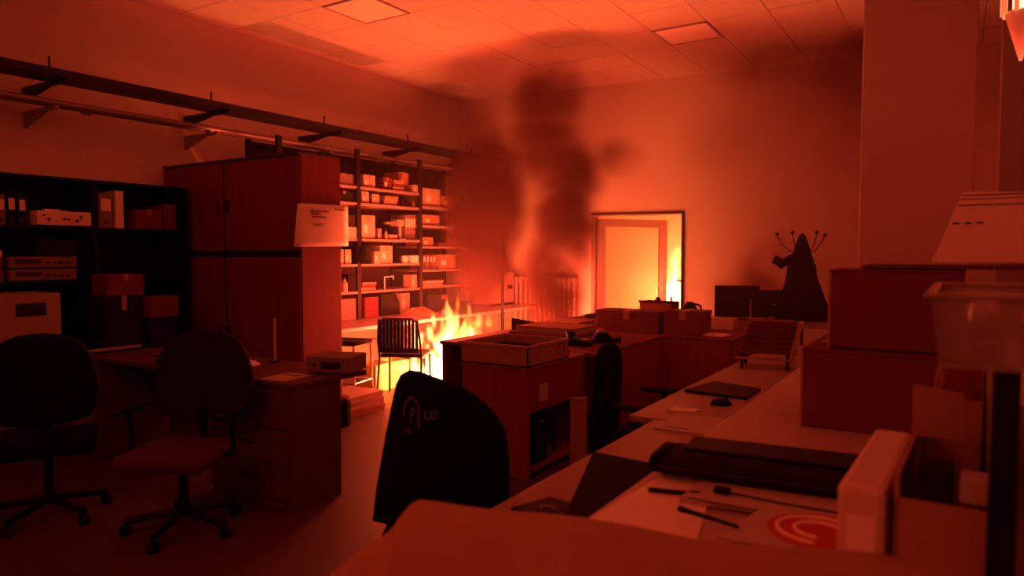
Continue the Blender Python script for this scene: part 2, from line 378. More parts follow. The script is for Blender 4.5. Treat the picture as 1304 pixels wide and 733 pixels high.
# ---------------------------------------------------------------- shelving rack on the long bench
SH = {0: [2.29, 2.10, 1.68, 1.38, 1.06], 1: [2.29, 2.10, 1.68, 1.38, 1.06], 2: [2.13, 1.88, 1.60, 1.29, 1.07], 3: [2.13, 1.88, 1.6, 1.29]}
PY = [4.94, 6.07, 7.20, 8.33, 9.22]
BZ = .73
rk = thing('shelving_rack', 'tall black post shelving rack standing on the long bench by the left wall', 'shelving', (-5.95, PY[0], BZ))
for y in PY:
    for x in (-.02, -.5):
        mk('post', bx(NB(), x - .02, x + .02, y - PY[0] - .03, y - PY[0] + .03, 0, 2.72 - BZ, .003), 'steel', rk)
for b, zs in SH.items():
    y0 = PY[b] - PY[0] + .03; y1 = PY[b + 1] - PY[0] - .03
    for z in zs: box('shelf_board', (-.52, 0, y0, y1, z - BZ - .03, z - BZ), 'shelf', rk)
bm = NB()
for b in range(4): bx(bm, -.5, -.47, PY[b] - PY[0], PY[b + 1] - PY[0], 1.93, 1.97)
mk('top_rail', bm, 'steel', rk)
for b in range(3): box('back_panel', (-.53, -.524, PY[b] - PY[0] + .03, PY[b + 1] - PY[0] - .03, .02, 1.95), 'rackdim', rk, 0)  # dark sheets added so the shelf interiors' dimness is in the colour
bn = thing('long_bench', 'long pale topped workbench along the left wall, fire in front', 'bench', (-5.3, 4.85, 0))
box('bench_top', (-1.5, 0, 0, 4.42, .69, .73), 'white', bn, .006)
for yy in (.1, 1.5, 2.9, 4.2):
    for xx in (-.12, -1.4): box('leg', (xx, xx + .05, yy, yy + .05, 0, .69), 'grey', bn)
box('crossbar', (-1.38, -1.35, .1, 4.25, .3, .35), 'grey', bn)
box('back_panel', (-1.46, -1.44, .1, 4.25, .02, .69), 'white', bn)

def carton(label, x, y, z, w, d, h, m='card', rz=0, group=None, cat='box', name='cardboard_box', lab=True, tape=True):
    "front face towards +x ; w along y ; x,y = centre of the front edge"
    t = thing(name, label, cat, (x, y, z), rz, group)
    box('body', (-d, 0, -w / 2, w / 2, 0, h), m, t, min(.006, h * .1))
    if tape: box('tape', (-d - .001, .001, -.02 * min(1, w * 5), .02 * min(1, w * 5), h * .72, h + .0015), 'tape', t, 0)
    if lab: box('paper_label', (0, .0015, -w * .36, -w * .08, h * .25, h * .6), 'paper', t, 0)
    return t
def flat_stack(label, x, y, z, w, d, hs, mats, cat='box', name='flat_boxes', group=None):
    t = thing(name, label, cat, (x, y, z), 0, group); zz = 0
    for i, h in enumerate(hs):
        o = (i * .37 % .3 - .1) * .06
        box('sheet_pack', (-d, o, -w / 2 + o, w / 2 + o, zz, zz + h - .002), mats[i % len(mats)], t, .003); zz += h
    return t
def bottle(label, x, y, z, r, h, m, group=None):
    t = thing('bottle', label, 'bottle', (x, y, z), 0, group)
    mk('bottle_body', lathe(NB(), [(r * .95, 0), (r, .01), (r, h * .62), (r * .45, h * .78), (r * .4, h * .86)]), m, t, smooth=False)
    mk('cap', lathe(NB(), [(r * .5, h * .86), (r * .5, h), (r * .4, h + .002)]), 'seam', t); return t
def binder(label, x, y, z, th, d, h, m, group=None, rz=0, holes=True):
    t = thing('ring_binder', label, 'binder', (x, y, z), rz, group)
    box('cover', (-d, 0, -th / 2, th / 2, 0, h), m, t, .004)
    box('spine_label', (0, .0015, -th * .35, th * .35, h * .5, h * .85), 'paper', t, 0)
    if holes: mk('finger_hole', cyl(NB(), (-.002, 0, h * .18), (.002, 0, h * .18), min(.014, th * .3)), 'ink', t)
    return t
XF = -5.99
def front(off=.03): return -5.95 - off
G = {0: 'left end bay beside the cabinet', 1: 'second bay', 2: 'third bay', 3: 'smoky far bay'}
# bay 1 (between the two front posts)
Z = SH[1]
carton('bright square carton at left end of top shelf, second rack bay', front(), 6.28, Z[0], .2, .25, .15, 'cardw')
carton('small dark red carton mid top shelf of the second rack bay', front(), 6.6, Z[0], .15, .22, .15, 'cardr')
flat_stack('low stack of flat packs on top shelf beside dark red carton', front(.02), 6.8, Z[0], .2, .25, [.05, .035, .05], ['cardw', 'cardr', 'card'])
carton('upright brown carton near right post on top shelf of second bay', front(.1), 6.98, Z[0], .2, .25, .25, 'card')
carton('little pale box touching right post, top shelf of second bay', front(.01), 7.11, Z[0], .09, .1, .1, 'cardw', tape=False)
carton('narrow upright carton at left end of second shelf, second bay', front(), 6.21, Z[1], .12, .22, .14, 'cardw')
carton('small square carton next along the second shelf, second bay', front(), 6.39, Z[1], .13, .2, .12, 'cardw')
flat_stack('pile of pale packets in the middle of second shelf, second bay', front(.02), 6.65, Z[1], .24, .25, [.03, .03, .025, .03], ['cardw', 'card'])
for k, yy in enumerate((6.87, 6.95, 7.08)):
    bottle(['leftmost of three small dark bottles on second shelf, second bay', 'middle one of three small dark bottles on second shelf, second bay', 'small greyish bottle nearest right post on second shelf, second bay'][k], front(), yy, Z[1], .022, .1, ['gfab', 'gfab', 'dbeige'][k], 'small dark bottles on the second shelf')
carton('tall bright carton at left end of third shelf, second bay', front(), 6.26, Z[2], .23, .28, .28, 'cardw')
carton('small pale box right of the tall carton on the third shelf', front(), 6.45, Z[2], .07, .12, .13, 'card', tape=False)
bottle('slim white bottle right of the tall carton on third shelf', front(), 6.56, Z[2], .02, .12, 'cardw')
flat_stack('low grey pack in the middle of the third shelf, second bay', front(), 6.7, Z[2], .16, .2, [.03, .03], ['dpaper'])
t = thing('instrument', 'pale T shaped instrument head on a stem, third shelf of second bay', 'instrument', (front(.05), 6.84, Z[2]))
mk('stem', cyl(NB(), (0, 0, .015), (0, 0, .17), .022), 'cardw', t); box('head', (-.1, .03, -.07, .06, .17, .25), 'cardw', t, .01); box('arm', (-.08, -.02, -.22, -.07, .19, .22), 'grey', t); box('foot', (-.05, .05, -.05, .05, 0, .015), 'grey', t)
for k in range(4): binder(['leftmost','second','third','rightmost'][k] + ' of the four tall grey binders on third shelf, second bay', front(.05), 6.97 + k * .052, Z[2], .048, .25, .32, 'dbeige', 'grey binders on the third shelf')
carton('black storage box at left of the fourth shelf, second bay', front(.05), 6.22, Z[3] + .0, .2, .25, .2, 'gfab', lab=False, tape=False, name='storage_box')
carton('pale carton left of the larger one on the fourth shelf', front(.0), 6.38, Z[3], .12, .2, .15, 'cardw')
carton('large orange lit carton in middle of fourth shelf, second bay', front(.02), 6.56, Z[3], .22, .28, .22, 'cardw')
t = thing('mug', 'small white mug on the fourth shelf right of the large carton', 'mug', (front(.05), 6.92, Z[3]))
mk('cup', lathe(NB(), [(.035, 0), (.04, .01), (.04, .09), (.035, .088), (.033, .02)]), 'paper', t)
mk('handle', tube(NB(), [(.0, .038, .07), (0, .065, .06), (0, .065, .03), (0, .038, .02)], .006, 6), 'paper', t)
carton('small bright box perched beside right post, fourth shelf', front(.0), 7.08, Z[3], .14, .15, .1, 'paper', tape=False)
flat_stack('slanting pile of folders at left of fifth shelf, second bay', front(.02), 6.25, Z[4], .24, .28, [.04, .03, .03], ['card', 'cardr', 'card'], cat='folders', name='folder_pile')
t = thing('wire_bracket', 'thin white bent wire bracket on the fifth shelf, second bay', 'bracket', (front(.05), 6.55, Z[4]))
mk('wire', tube(NB(), [(0, 0, 0), (0, 0, .15), (0, .16, .16), (0, .16, .12)], .008, 6), 'paper', t)
carton('upright pale box by right post on fifth shelf, second bay', front(.0), 7.06, Z[4], .1, .15, .17, 'cardw', tape=False)
def drawer_box(label, x, y, z, w, d, h, k, m='card'):
    t = thing('drawer_box', label, 'drawer box', (x, y, z)); box('body', (-d, -.005, -w / 2, w / 2, 0, h), m, t, .004)
    for i in range(k):
        a = .01 + i * (h - .02) / k; dd = box('drawer', (-.01, .004, -w / 2 + .012, w / 2 - .012, a + .004, a + (h - .02) / k - .004), m, t, .003)
        mk('knob', cyl(NB(), (.004, 0, a + (h - .02) / k / 2), (.018, 0, a + (h - .02) / k / 2), .008), 'chrome', dd)
    return t
drawer_box('small drawer box standing on bench under the second bay', front(.0), 6.27, BZ, .24, .25, .25, 3, 'cardr')
t = thing('toolbox', 'black toolbox on bench in the middle of the second bay', 'toolbox', (front(.05), 6.66, BZ))
prof = [(-.17, 0), (.17, 0), (.17, .16), (.1, .27), (-.17, .27)]
bm = prism(NB(), prof, -.25, 0, .008); bmesh.ops.rotate(bm, verts=bm.verts, matrix=Matrix.Rotation(R(90), 3, 'Z')); bmesh.ops.translate(bm, verts=bm.verts, vec=(-.25, 0, 0)); mk('case', bm, 'black', t)
mk('handle', tube(NB(), [(-.12, -.06, .27), (-.12, -.06, .3), (-.12, .06, .3), (-.12, .06, .27)], .008, 6), 'steel', t)
carton('pale carton beside right post on the bench, second bay', front(.1), 7.0, BZ, .17, .2, .26, 'cardw')
t = thing('sloping_folder', 'open brown folder sloping on the bench before the toolbox', 'folder', (-5.72, 6.88, BZ))
mk('cover', prism(NB(), [(-.24, 0), (.24, 0), (.2, .02), (-.02, .1)], -.12, .12, .003), 'card', t)
# bay 0 (between cabinet and first post)
carton('grey carton at the cabinet end of the top rack shelf', front(.02), 5.85, Z[0], .3, .3, .13, 'dbeige', lab=False)
carton('dark carton at the cabinet end of second rack shelf', front(.02), 5.86, Z[1], .28, .3, .12, 'gfab', lab=False)
carton('long white box at the cabinet end of third rack shelf', front(.0), 5.92, Z[2], .22, .25, .13, 'cardw', tape=False)
for k, yy in enumerate((5.8, 5.92)): carton(['pale book box nearest the cabinet on the fourth rack shelf', 'pale book box nearest the first post on fourth rack shelf'][k], front(), yy, Z[3], .1, .2, .17, 'cardw')
bottle('white bottle nearest the cabinet on the fifth rack shelf', front(.01), 5.83, Z[4], .04, .17, 'cardw')
carton('black box beside first post on the fifth rack shelf', front(.01), 5.96, Z[4], .13, .2, .2, 'gfab', lab=False, tape=False)
drawer_box('dark drawer box on the bench between the cabinet and first post', front(.0), 5.88, BZ, .26, .25, .25, 3, 'dbeige')
mk_ = thing('hanging_bag', 'small black bag hung on the first rack post', 'bag', (-5.88, 6.05, 1.38))
mk('pouch', lathe(NB(), [(.02, 0), (.05, .03), (.055, .12), (.03, .2), (.012, .22)]), 'fabric', mk_); mk('strap', tube(NB(), [(0, 0, .22), (-.03, 0, .34), (-.045, 0, .35)], .006, 6), 'fabric', mk_)
# bay 2
Z = SH[2]
carton('big orange lit carton on the top shelf of third rack bay', front(), 7.47, Z[0], .36, .35, .24, 'cardw', lab=True)
carton('sagging brown carton right of the big carton, third bay top', front(), 7.83, Z[0], .28, .3, .16, 'card')
carton('long carton on the second shelf of the third rack bay', front(), 7.45, Z[1], .36, .3, .14, 'card')
carton('short carton on third shelf, left, of third rack bay', front(), 7.38, Z[2], .22, .3, .12, 'card')
flat_stack('thin packs on the third shelf right of short carton', front(), 7.72, Z[2], .22, .25, [.025, .03], ['cardw', 'cardr'])
carton('carton on the fourth shelf near the middle, third rack bay', front(), 7.8, Z[3], .38, .3, .2, 'card')
for k, yy in enumerate((7.29, 7.36, 7.43, 7.5)): binder(['leftmost','second','third','rightmost'][k] + ' of four thin binders on fourth shelf, third bay', front(.02), yy, Z[3], .05, .22, .2, ['cardr', 'dbeige', 'cardr', 'dbeige'][k], 'binders on the fourth shelf of the third bay')
flat_stack('spread pile of papers on the lowest shelf of third bay', front(), 7.5, Z[4], .4, .3, [.02, .02, .02, .015], ['paper', 'card'], cat='papers', name='paper_pile')
t = thing('printer', 'dark printer standing on the bench under the third bay', 'printer', (front(-.03), 7.5, BZ))
box('body', (-.38, 0, -.22, .22, 0, .24), 'black', t, .02); box('paper_tray', (0, .09, -.15, .15, .04, .055), 'gfab', t); box('control_panel', (0, .004, .08, .2, .15, .21), 'dbeige', t, 0)
# bay 3
t = thing('white_appliance', 'white cabinet shaped appliance with dark slot at bench far end', 'appliance', (-5.75, 8.88, BZ))
box('body', (-.4, 0, -.36, .3, 0.03, .5), 'white', t, .02); box('slot', (0, .003, .1, .24, .24, .3), 'gfab', t, 0); box('base', (-.38, -.02, -.34, .28, 0, .03), 'gfab', t, 0)
mk('knob', cyl(NB(), (0, -.25, .4), (.02, -.25, .4), .02), 'gfab', t)
carton('carton on the top shelf in the smoky far bay', front(), 8.7, SH[3][0], .35, .3, .2, 'card')
carton('carton on the third shelf in the smoky far bay', front(), 8.6, SH[3][2], .3, .3, .18, 'card')
box_end = thing('rack_end_panel', 'black panel on top of the far end of the rack', 'panel', (-6.2, 8.55, 2.72))
box('panel', (-.2, .26, -.1, .78, .0, .2), 'steel', box_end, .01); box('lip', (-.2, .28, -.12, .8, .2, .215), 'steel', box_end)
# under-bench and front-of-bench floor things
for k, (yy, lab_) in enumerate(((5.72, 'bright yellow lit crate on the floor under the bench, leftmost'), (6.0, 'bright yellow lit crate on the floor nearest the flames'))):
    t = thing('floor_crate', lab_, 'crate', (-5.28, yy, 0), R(8 - 20 * k))
    bm = NB(); bx(bm, -.3, 0, -.13, .13, 0, .02); bx(bm, -.02, 0, -.13, .13, 0, .3, .004); bx(bm, -.3, -.28, -.13, .13, 0, .3, .004); bx(bm, -.3, 0, -.13, -.11, 0, .3, .004); bx(bm, -.3, 0, .11, .13, 0, .3, .004)
    mk('shell', bm, 'yellow', t); box('paper_label', (0, .002, -.02, .07, .2, .25), 'dpaper', t, 0)
for k in range(3):
    t = thing('flat_carton', ['flat pale carton on floor, bottom of the stack by the pedestal', 'flat pale carton in the middle of the floor stack', 'flat pale carton on top of the floor stack, flap ajar'][k], 'box', (-4.66 + .01 * k, 4.8 - .015 * k, .065 * k), R(2 * k - 2))
    box('body', (-.42, 0, -.27, .27, 0, .062), 'cardw' if k else 'card', t, .004); box('lid_edge', (-.425, .004, -.275, .275, .045, .064), 'cardw', t, .002)
t = thing('round_canister', 'dark round canister lying beside the flat cartons on floor', 'canister', (-4.55, 4.38, 0))
mk('drum', lathe(NB(), [(.09, 0), (.1, .02), (.1, .2), (.085, .23)]), 'gfab', t); mk('lid', lathe(NB(), [(.088, .23), (.088, .25), (.05, .26)]), 'cardr', t)

# ---------------------------------------------------------------- tall cabinet
t = thing('tall_cabinet', 'tall red brown four door cabinet standing out from the left wall', 'cabinet', (-4.82, 4.2, 0))
CW, CD, CH = 2.0, .48, 2.36
box('carcass', (-CW, 0, .02, CD, .04, CH), 'wood', t, .004); box('plinth', (-CW + .02, -.02, .03, CD, 0, .04), 'seam', t, 0)
box('top_edge', (-CW - .005, .005, -.005, CD + .005, CH, CH + .02), 'wood2', t)
for i, (a, b) in enumerate(((-CW + .01, -1.055), (-1.02, -.01))):
    for c_, d_ in ((.06, 1.47), (1.53, CH - .02)):
        dd = box('door', (a, b, 0, .02, c_, d_), 'wood', t, .004)
        xx = b - .05 if i == 0 else a + .05
        mk('handle', bx(NB(), xx - .008, xx + .008, -.025, 0, (c_ + d_) / 2 - .06, (c_ + d_) / 2 + .06, .003), 'seam', dd)
bm = NB(); bx(bm, -1.052, -1.022, .005, .018, .05, CH - .01); bx(bm, -CW + .01, -.01, .005, .018, 1.475, 1.525); mk('door_seam', bm, 'seam', t)
t = thing('paper_notice', 'lit paper notice with printed lines taped to side of tall cabinet', 'paper', (-4.79, 4.1, 1.56))
bm = NB(); N = 8; vs = []
for j in range(N + 1):
    u = j / N; row = []
    for i in range(N + 1):
        s = i / N
        row.append(bm.verts.new((-.02 + .05 * math.sin(u * 3) * .6 + .03 * (1 - s) * (1 - u), u * .66 + (.07 * s if u < .2 else 0) * (1 - u * 5 if u < .2 else 0), s * .37 + .012 * u)))
    vs.append(row)
for j in range(N):
    for i in range(N): bm.faces.new((vs[j][i], vs[j][i + 1], vs[j + 1][i + 1], vs[j + 1][i]))
o = mk('sheet', bm, 'paper', t, smooth=True); so = o.modifiers.new('s', 'SOLIDIFY'); so.thickness = .003
bm = NB()
for (a, b, z) in ((.18, .4, .31), (.47, .6, .335), (.2, .36, .26), (.22, .33, .19), (.2, .3, .29)): u_ = (a + b) / 2 / .66; xx = -.02 + .03 * math.sin(u_ * 3) + .03 * (1 - z / .37) * (1 - u_); bx(bm, xx - .004, xx + .006, a, b, z, z + .007)
mk('print', bm, 'ink', t)

# ---------------------------------------------------------------- dark shelves and bench at left wall
t = thing('dark_shelf_unit', 'black open shelf unit over the left bench', 'shelving', (-6.3, 1.0, .75))
for yy in (0, 1.1, 2.23, 3.08): box('upright', (-.5, 0, yy, yy + .04, 0, 1.38), 'black', t)
for zz in (.0, .5, .95, 1.36): box('shelf_board', (-.5, -.005, 0, 3.12, zz, zz + .025), 'black', t)
box('back_panel', (-.51, -.5, 0, 3.12, 0, 1.38), 'black', t)
t = thing('left_bench', 'dark bench along the left wall under the black shelf unit', 'bench', (-5.6, .9, 0))
box('bench_top', (-1.22, 0, 0, 3.25, .7, .74), 'gfab', t, .005)
for yy in (.1, 1.6, 3.1): box('leg', (-.1, -.04, yy, yy + .06, 0, .7), 'steel', t)
box('drawer_pedestal', (-.6, -.06, 1.85, 2.35, .05, .69), 'dbeige', t)
SX = -6.33
def instrument(label, x, y, z, w, d, h, m, knobs, scr=None, rz=0):
    t = thing('instrument', label, 'instrument', (x, y, z), rz)
    box('case', (-d, 0, -w / 2, w / 2, .01, h), m, t, .006)
    bm = NB()
    for sx in (-w * .4, w * .4): bx(bm, -.05, -.02, sx - .012, sx + .012, 0, .012)
    mk('feet', bm, 'ink', t)
    for (u, v, r) in knobs: mk('knob', cyl(NB(), (0, -w / 2 + u * w, h * v), (.015, -w / 2 + u * w, h * v), r, r * .8), 'ink', t)
    if scr: box('display', (0, .003, -w / 2 + scr[0] * w, -w / 2 + scr[1] * w, h * scr[2], h * scr[3]), 'screen', t, 0)
    return t
instrument('lit pale bench instrument with dark knobs on black top shelf', SX + .05, 3.0, 1.725, .42, .3, .125, 'paper', [(.2, .45, .012), (.48, .5, .01), (.56, .5, .01), (.72, .4, .012), (.8, .65, .012), (.12, .7, .008)])
t = thing('loose_part', 'small pale part lying on the lit instrument', 'part', (SX - .05, 2.95, 1.85)); box('block', (-.06, 0, -.06, .06, 0, .02), 'paper', t); box('stud', (-.05, -.02, .08, .14, 0, .012), 'paper', t)
t = binder('wide pale binder at middle of upper left black shelf', SX + .02, 3.35, 1.725, .12, .28, .3, 'dbeige'); 
binder('bright slim binder right of wide binder on black shelf', SX + .04, 3.46, 1.725, .07, .28, .33, 'paper', holes=False)
binder('pale folder standing behind the wide binder on black shelf', SX - .05, 3.29, 1.725, .05, .22, .33, 'paper', holes=False)
carton('dark red carton right of binders on upper black shelf', SX, 3.75, 1.725, .26, .3, .18, 'cardr', lab=False)
carton('tall dark folder box at right end of upper black shelf', SX, 3.96, 1.725, .12, .3, .24, 'cardr', lab=False, tape=False)
for k in range(4): binder(['leftmost','second','third','rightmost'][k] + ' of four dark binders at left of upper black shelf', SX, 2.48 + k * .075, 1.725, .06, .28, .25 - .01 * (k % 2), ['gfab', 'dbeige', 'gfab', 'gfab'][k], 'dark binders on upper black shelf')
instrument('grey rack instrument at the bottom of the pair on middle shelf', SX + .05, 2.83, 1.275, .5, .3, .1, 'dbeige', [(.55, .5, .01), (.65, .5, .01), (.75, .5, .012), (.85, .5, .012)], (.08, .45, .45, .8))
instrument('grey rack instrument on top of the pair on the middle shelf', SX + .05, 2.83, 1.377, .5, .3, .1, 'dbeige', [(.55, .5, .01), (.65, .5, .01), (.75, .5, .012), (.85, .5, .012)], (.08, .45, .45, .8))
carton('dark box resting on the pair of rack instruments', SX + .02, 2.95, 1.479, .3, .25, .14, 'gfab', lab=False, tape=False)
carton('small pale carton at the left end of middle black shelf', SX + .05, 2.47, 1.275, .14, .2, .2, 'cardr', lab=False)
flat_stack('small bright packet on the carton at left end of middle shelf', SX + .05, 2.47, 1.476, .14, .15, [.05], ['paper'], cat='packet', name='packet')
instrument('large pale instrument with dark display at left end of bench', -5.65, 2.42, .74, .46, .4, .47, 'beige', [(.55, .3, .012), (.25, .25, .02), (.4, .25, .02), (.8, .25, .014)], (.35, .78, .66, .86))
carton('wide red carton on left bench under the black shelf', -5.75, 3.2, 1.16, .3, .25, .17, 'cardr', lab=False)
carton('red brown carton under wide carton on the left bench', -5.75, 3.18, .74, .3, .3, .42, 'gfab', lab=False)
carton('lit small red carton right of the wide one, left bench', -5.66, 3.47, .97, .25, .2, .17, 'cardr', lab=False, tape=False)
carton('dark carton under the small red one on left bench', -5.68, 3.47, .74, .24, .25, .23, 'gfab', lab=False, tape=False)
flat_stack('untidy papers near the edge of the left bench', -5.62, 3.05, .74, .4, .05, [.01, .01], ['dpaper'], cat='papers', name='paper_pile')

# ---------------------------------------------------------------- left front desk with pedestal
t = thing('wooden_desk', 'dark wooden desk with side pedestal left of the aisle', 'desk', (-3.22, 2.72, 0))
box('desk_top', (-2.2, 0, 0, .62, .72, .75), 'wood2', t, .004)
pd = box('pedestal', (-.75, -.01, .01, .4, .0, .72), 'wood2', t, .004)
for i, (a, b) in enumerate(((.06, .26), (.27, .47), (.48, .7))):
    dd = box('drawer', (-.74, -.02, -.008, .012, a, b), 'wood2', t, .003); box('handle', (-.45, -.3, -.022, -.008, (a + b) / 2, (a + b) / 2 + .015), 'seam', dd)
box('end_panel', (-2.19, -2.16, .02, .6, 0, .72), 'wood2', t); box('modesty_panel', (-2.16, -.75, .55, .57, .2, .72), 'wood2', t)
instrument('small dark label printer on the wooden desk end', -3.3, 3.08, .75, .3, .25, .11, 'dbeige', [(.2, .5, .01)], (.35, .8, .3, .7), R(-70))
t = thing('paper_sheet', 'pale paper sheet on the aisle end of wooden desk', 'paper', (-3.42, 2.75, .7505), R(8)); box('sheet', (-.1, .1, 0, .25, 0, .003), 'dpaper', t, 0); box('print', (-.07, .06, .18, .2, .003, .0035), 'ink', t, 0)
t = thing('rod_stand', 'thin upright pale rod on stand at back of wooden desk', 'stand', (-4.0, 3.25, .75)); mk('rod', cyl(NB(), (0, 0, .01), (0, 0, .3), .009), 'dpaper', t); mk('foot', cyl(NB(), (0, 0, 0), (0, 0, .012), .04), 'gfab', t)
t = thing('open_envelope', 'small bright folded envelope on back of wooden desk', 'envelope', (-4.05, 3.05, .751), R(20)); mk('fold', prism(NB(), [(-.09, 0), (.09, 0), (.06, .02), (-.07, .045)], -.04, .04), 'paper', t)
flat_stack('scattered dark folders on left part of wooden desk', -4.3, 3.0, .75, .4, .4, [.015, .02, .012], ['gfab', 'dbeige', 'gfab'], cat='folders', name='folder_pile')

# ---------------------------------------------------------------- office chairs
def office_chair(label, loc, rz, outline, m='fabric', by=-.25, curve=.25, arms=False, seat_z=.47, thick=.06, tilt=0, seat_m=None):
    if outline is not OUT:
        outline = [q for a, b in zip(outline, outline[1:] + outline[:1]) for q in ((a[0] * .75 + b[0] * .25, a[1] * .75 + b[1] * .25), (a[0] * .25 + b[0] * .75, a[1] * .25 + b[1] * .75))]
    t = thing('office_chair', label, 'chair', loc, rz)
    bm = prism(NB(), outline, -thick / 2, thick / 2, .022)
    bmesh.ops.triangulate(bm, faces=[f for f in bm.faces if len(f.verts) > 4])
    bmesh.ops.subdivide_edges(bm, edges=[e for e in bm.edges if e.calc_length() > .08], cuts=2, use_grid_fill=True)
    for v in bm.verts: v.co.y += by + curve * v.co.x ** 2 - tilt * (v.co.z - .6)
    bk = mk('backrest', bm, m, t, smooth=False)
    mk('seat', bx(NB(), -.24, .24, -.2, .26, seat_z - .09, seat_z, .035), seat_m or m, t, smooth=True)
    mk('back_support', tube(NB(), [(0, by + .05, .62), (0, by + .03, .45), (0, -.05, seat_z - .1)], .022), 'black', t)
    mk('gas_lift', cyl(NB(), (0, 0, .1), (0, 0, seat_z - .09), .028, .022), 'black', t)
    for k in range(5):
        a = R(72 * k + 20); c_, s_ = math.cos(a), math.sin(a)
        lg = mk('base_arm', tube(NB(), [(0, 0, .11), (.29 * c_, .29 * s_, .075)], .02), 'black', t)
        mk('caster', cyl(NB(), (.29 * c_ - .02 * s_, .29 * s_ + .02 * c_, .03), (.29 * c_ + .02 * s_, .29 * s_ - .02 * c_, .03), .03), 'black', lg)
    if arms:
        for sx in (-1, 1): mk('armrest', tube(NB(), [(sx * .22, 0, seat_z - .05), (sx * .29, 0, seat_z - .03), (sx * .29, .02, seat_z + .18), (sx * .29, -.12, seat_z + .19), (sx * .29, .18, seat_z + .19)], .016), 'black', t)
    return t, bk
OUT = [(-.255, .53), (-.24, .65), (-.205, .84), (-.165, 1.03), (-.148, 1.065), (-.118, 1.082), (-.08, 1.078), (0, 1.05), (.06, 1.028), (.115, .998), (.16, .962), (.2, .915), (.225, .87), (.24, .81), (.245, .7), (.245, .54), (.1, .5), (-.1, .5)]
ch, bk = office_chair('black office chair in foreground with hexagon logo on its back', (-1.70, 2.22, 0), R(32), OUT, by=-.262)
ly = -.262 - .0305
def bp(px, pz): return (px, ly + .25 * px * px - .001, pz)
hexp = [(-.105 + (a_ + .105) * .8, .925 + (b_ - .937) * .88) for a_, b_ in ((-.135, .985), (-.105, 1.012), (-.073, .98), (-.072, .885), (-.108, .862), (-.138, .885), (-.139, .935))]
bm = NB(); tube(bm, [bp(*p) for p in hexp[:4]], .0036, 6); tube(bm, [bp(*p) for p in hexp[4:6]], .0036, 6); tube(bm, [bp(*p) for p in (hexp[6], hexp[0])], .003, 6)
mk('hexagon_logo', bm, 'logo', ch)
bm = NB(); tube(bm, [bp(*p) for p in ((-.106, .9), (-.107, .945), (-.097, .95), (-.094, .933), (-.104, .922))], .0028, 6); mk('logo_mark', bm, 'logo', ch)
text('logo_letters', 'LD', .042, 'logo', ch, bp(-.035, .925), (R(90), 0, 0), .001)
ROUND = [(-.22, .56), (-.24, .75), (-.2, .92), (-.12, 1.0), (0, 1.02), (.12, 1.0), (.2, .92), (.24, .75), (.22, .56), (.1, .52), (-.1, .52)]
office_chair('black office chair seen edge on in the aisle between desks', (-1.5, 3.86, 0), R(-84), [(x * .85, z * .98 - .05) for x, z in [(-.22, .4), (-.24, .6), (-.24, .85), (-.2, .98), (-.12, 1.03), (0, 1.04), (.12, 1.03), (.2, .98), (.24, .85), (.24, .6), (.22, .4), (.1, .36), (-.1, .36)]], by=-.27, curve=.5, tilt=-.05, arms=True)
office_chair('dark office chair at the wooden desk, seat lit dull red', (-3.52, 2.24, 0), R(206), [(x * 1.25, z * 1.05) for x, z in ROUND], m='gfab', arms=True, seat_m='litseat')
office_chair('black office chair at far left edge by left bench', (-4.14, 1.11, 0), R(200), [(x * 1.1, z + .1) for x, z in ROUND], arms=True)
office_chair('black wide backed office chair left of the dull red seat', (-4.35, 1.95, 0), R(60), [(x * 1.15, z + .06) for x, z in ROUND])

# ---------------------------------------------------------------- visitor chairs by bench
def visitor(label, loc, rz, solid=True):
    t = thing('visitor_chair', label, 'chair', loc, rz)
    for s in (-1, 1):
        mk('leg', tube(NB(), [(s * .23, .2, 0), (s * .22, .18, .44), (s * .22, -.2, .43)], .012), 'steel', t)
        mk('leg', tube(NB(), [(s * .23, -.28, 0), (s * .22, -.19, .43), (s * .22, -.24, .6), (s * .2, -.28, .83)], .012), 'steel', t)
    mk('seat', bx(NB(), -.22, .22, -.18, .22, .43, .47, .015), 'fabric', t)
    bm = NB(); tube(bm, [(-.2, -.28, .8), (-.15, -.29, .84), (.15, -.29, .84), (.2, -.28, .8)], .01); mk('back_rail', bm, 'steel', t)
    if solid:
        for k in range(11):
            x = -.19 + .038 * k; mk('back_slat', bx(NB(), x - (.0185 if k < 7 else .014), x + (.0185 if k < 7 else .014), -.265, -.258, .53, .83, .002), 'black', t)
        bm = NB(); bx(bm, -.21, .21, -.262, -.25, .49, .54, .004); mk('lower_rail', bm, 'black', t)
    return t
visitor('black slat backed visitor chair in front of the flames', (-4.92, 5.68, 0), R(26))
t = thing('metal_stool', 'light metal framed stool beside the tall cabinet corner', 'stool', (-5.28, 5.2, 0), R(15))
for a in (-.17, .17):
    for b in (-.17, .17): mk('leg', tube(NB(), [(a * 1.1, b * 1.1, 0), (a, b, .58)], .012), 'chrome', t)
box('seat', (-.19, .19, -.19, .19, .58, .62), 'gfab', t, .012)
bm = NB(); tube(bm, [(-.18, -.18, .2), (.18, -.18, .2), (.18, .18, .2), (-.18, .18, .2), (-.18, -.18, .2)], .009); mk('foot_ring', bm, 'chrome', t)
t = thing('trolley', 'low bright topped trolley behind the stool under bench', 'trolley', (-5.45, 5.1, 0)); box('top', (-.5, 0, -.1, .5, .36, .4), 'white', t); 
for a in (-.45, -.05):
    for b in (-.05, .45): box('leg', (a, a + .03, b, b + .03, 0, .36), 'grey', t)

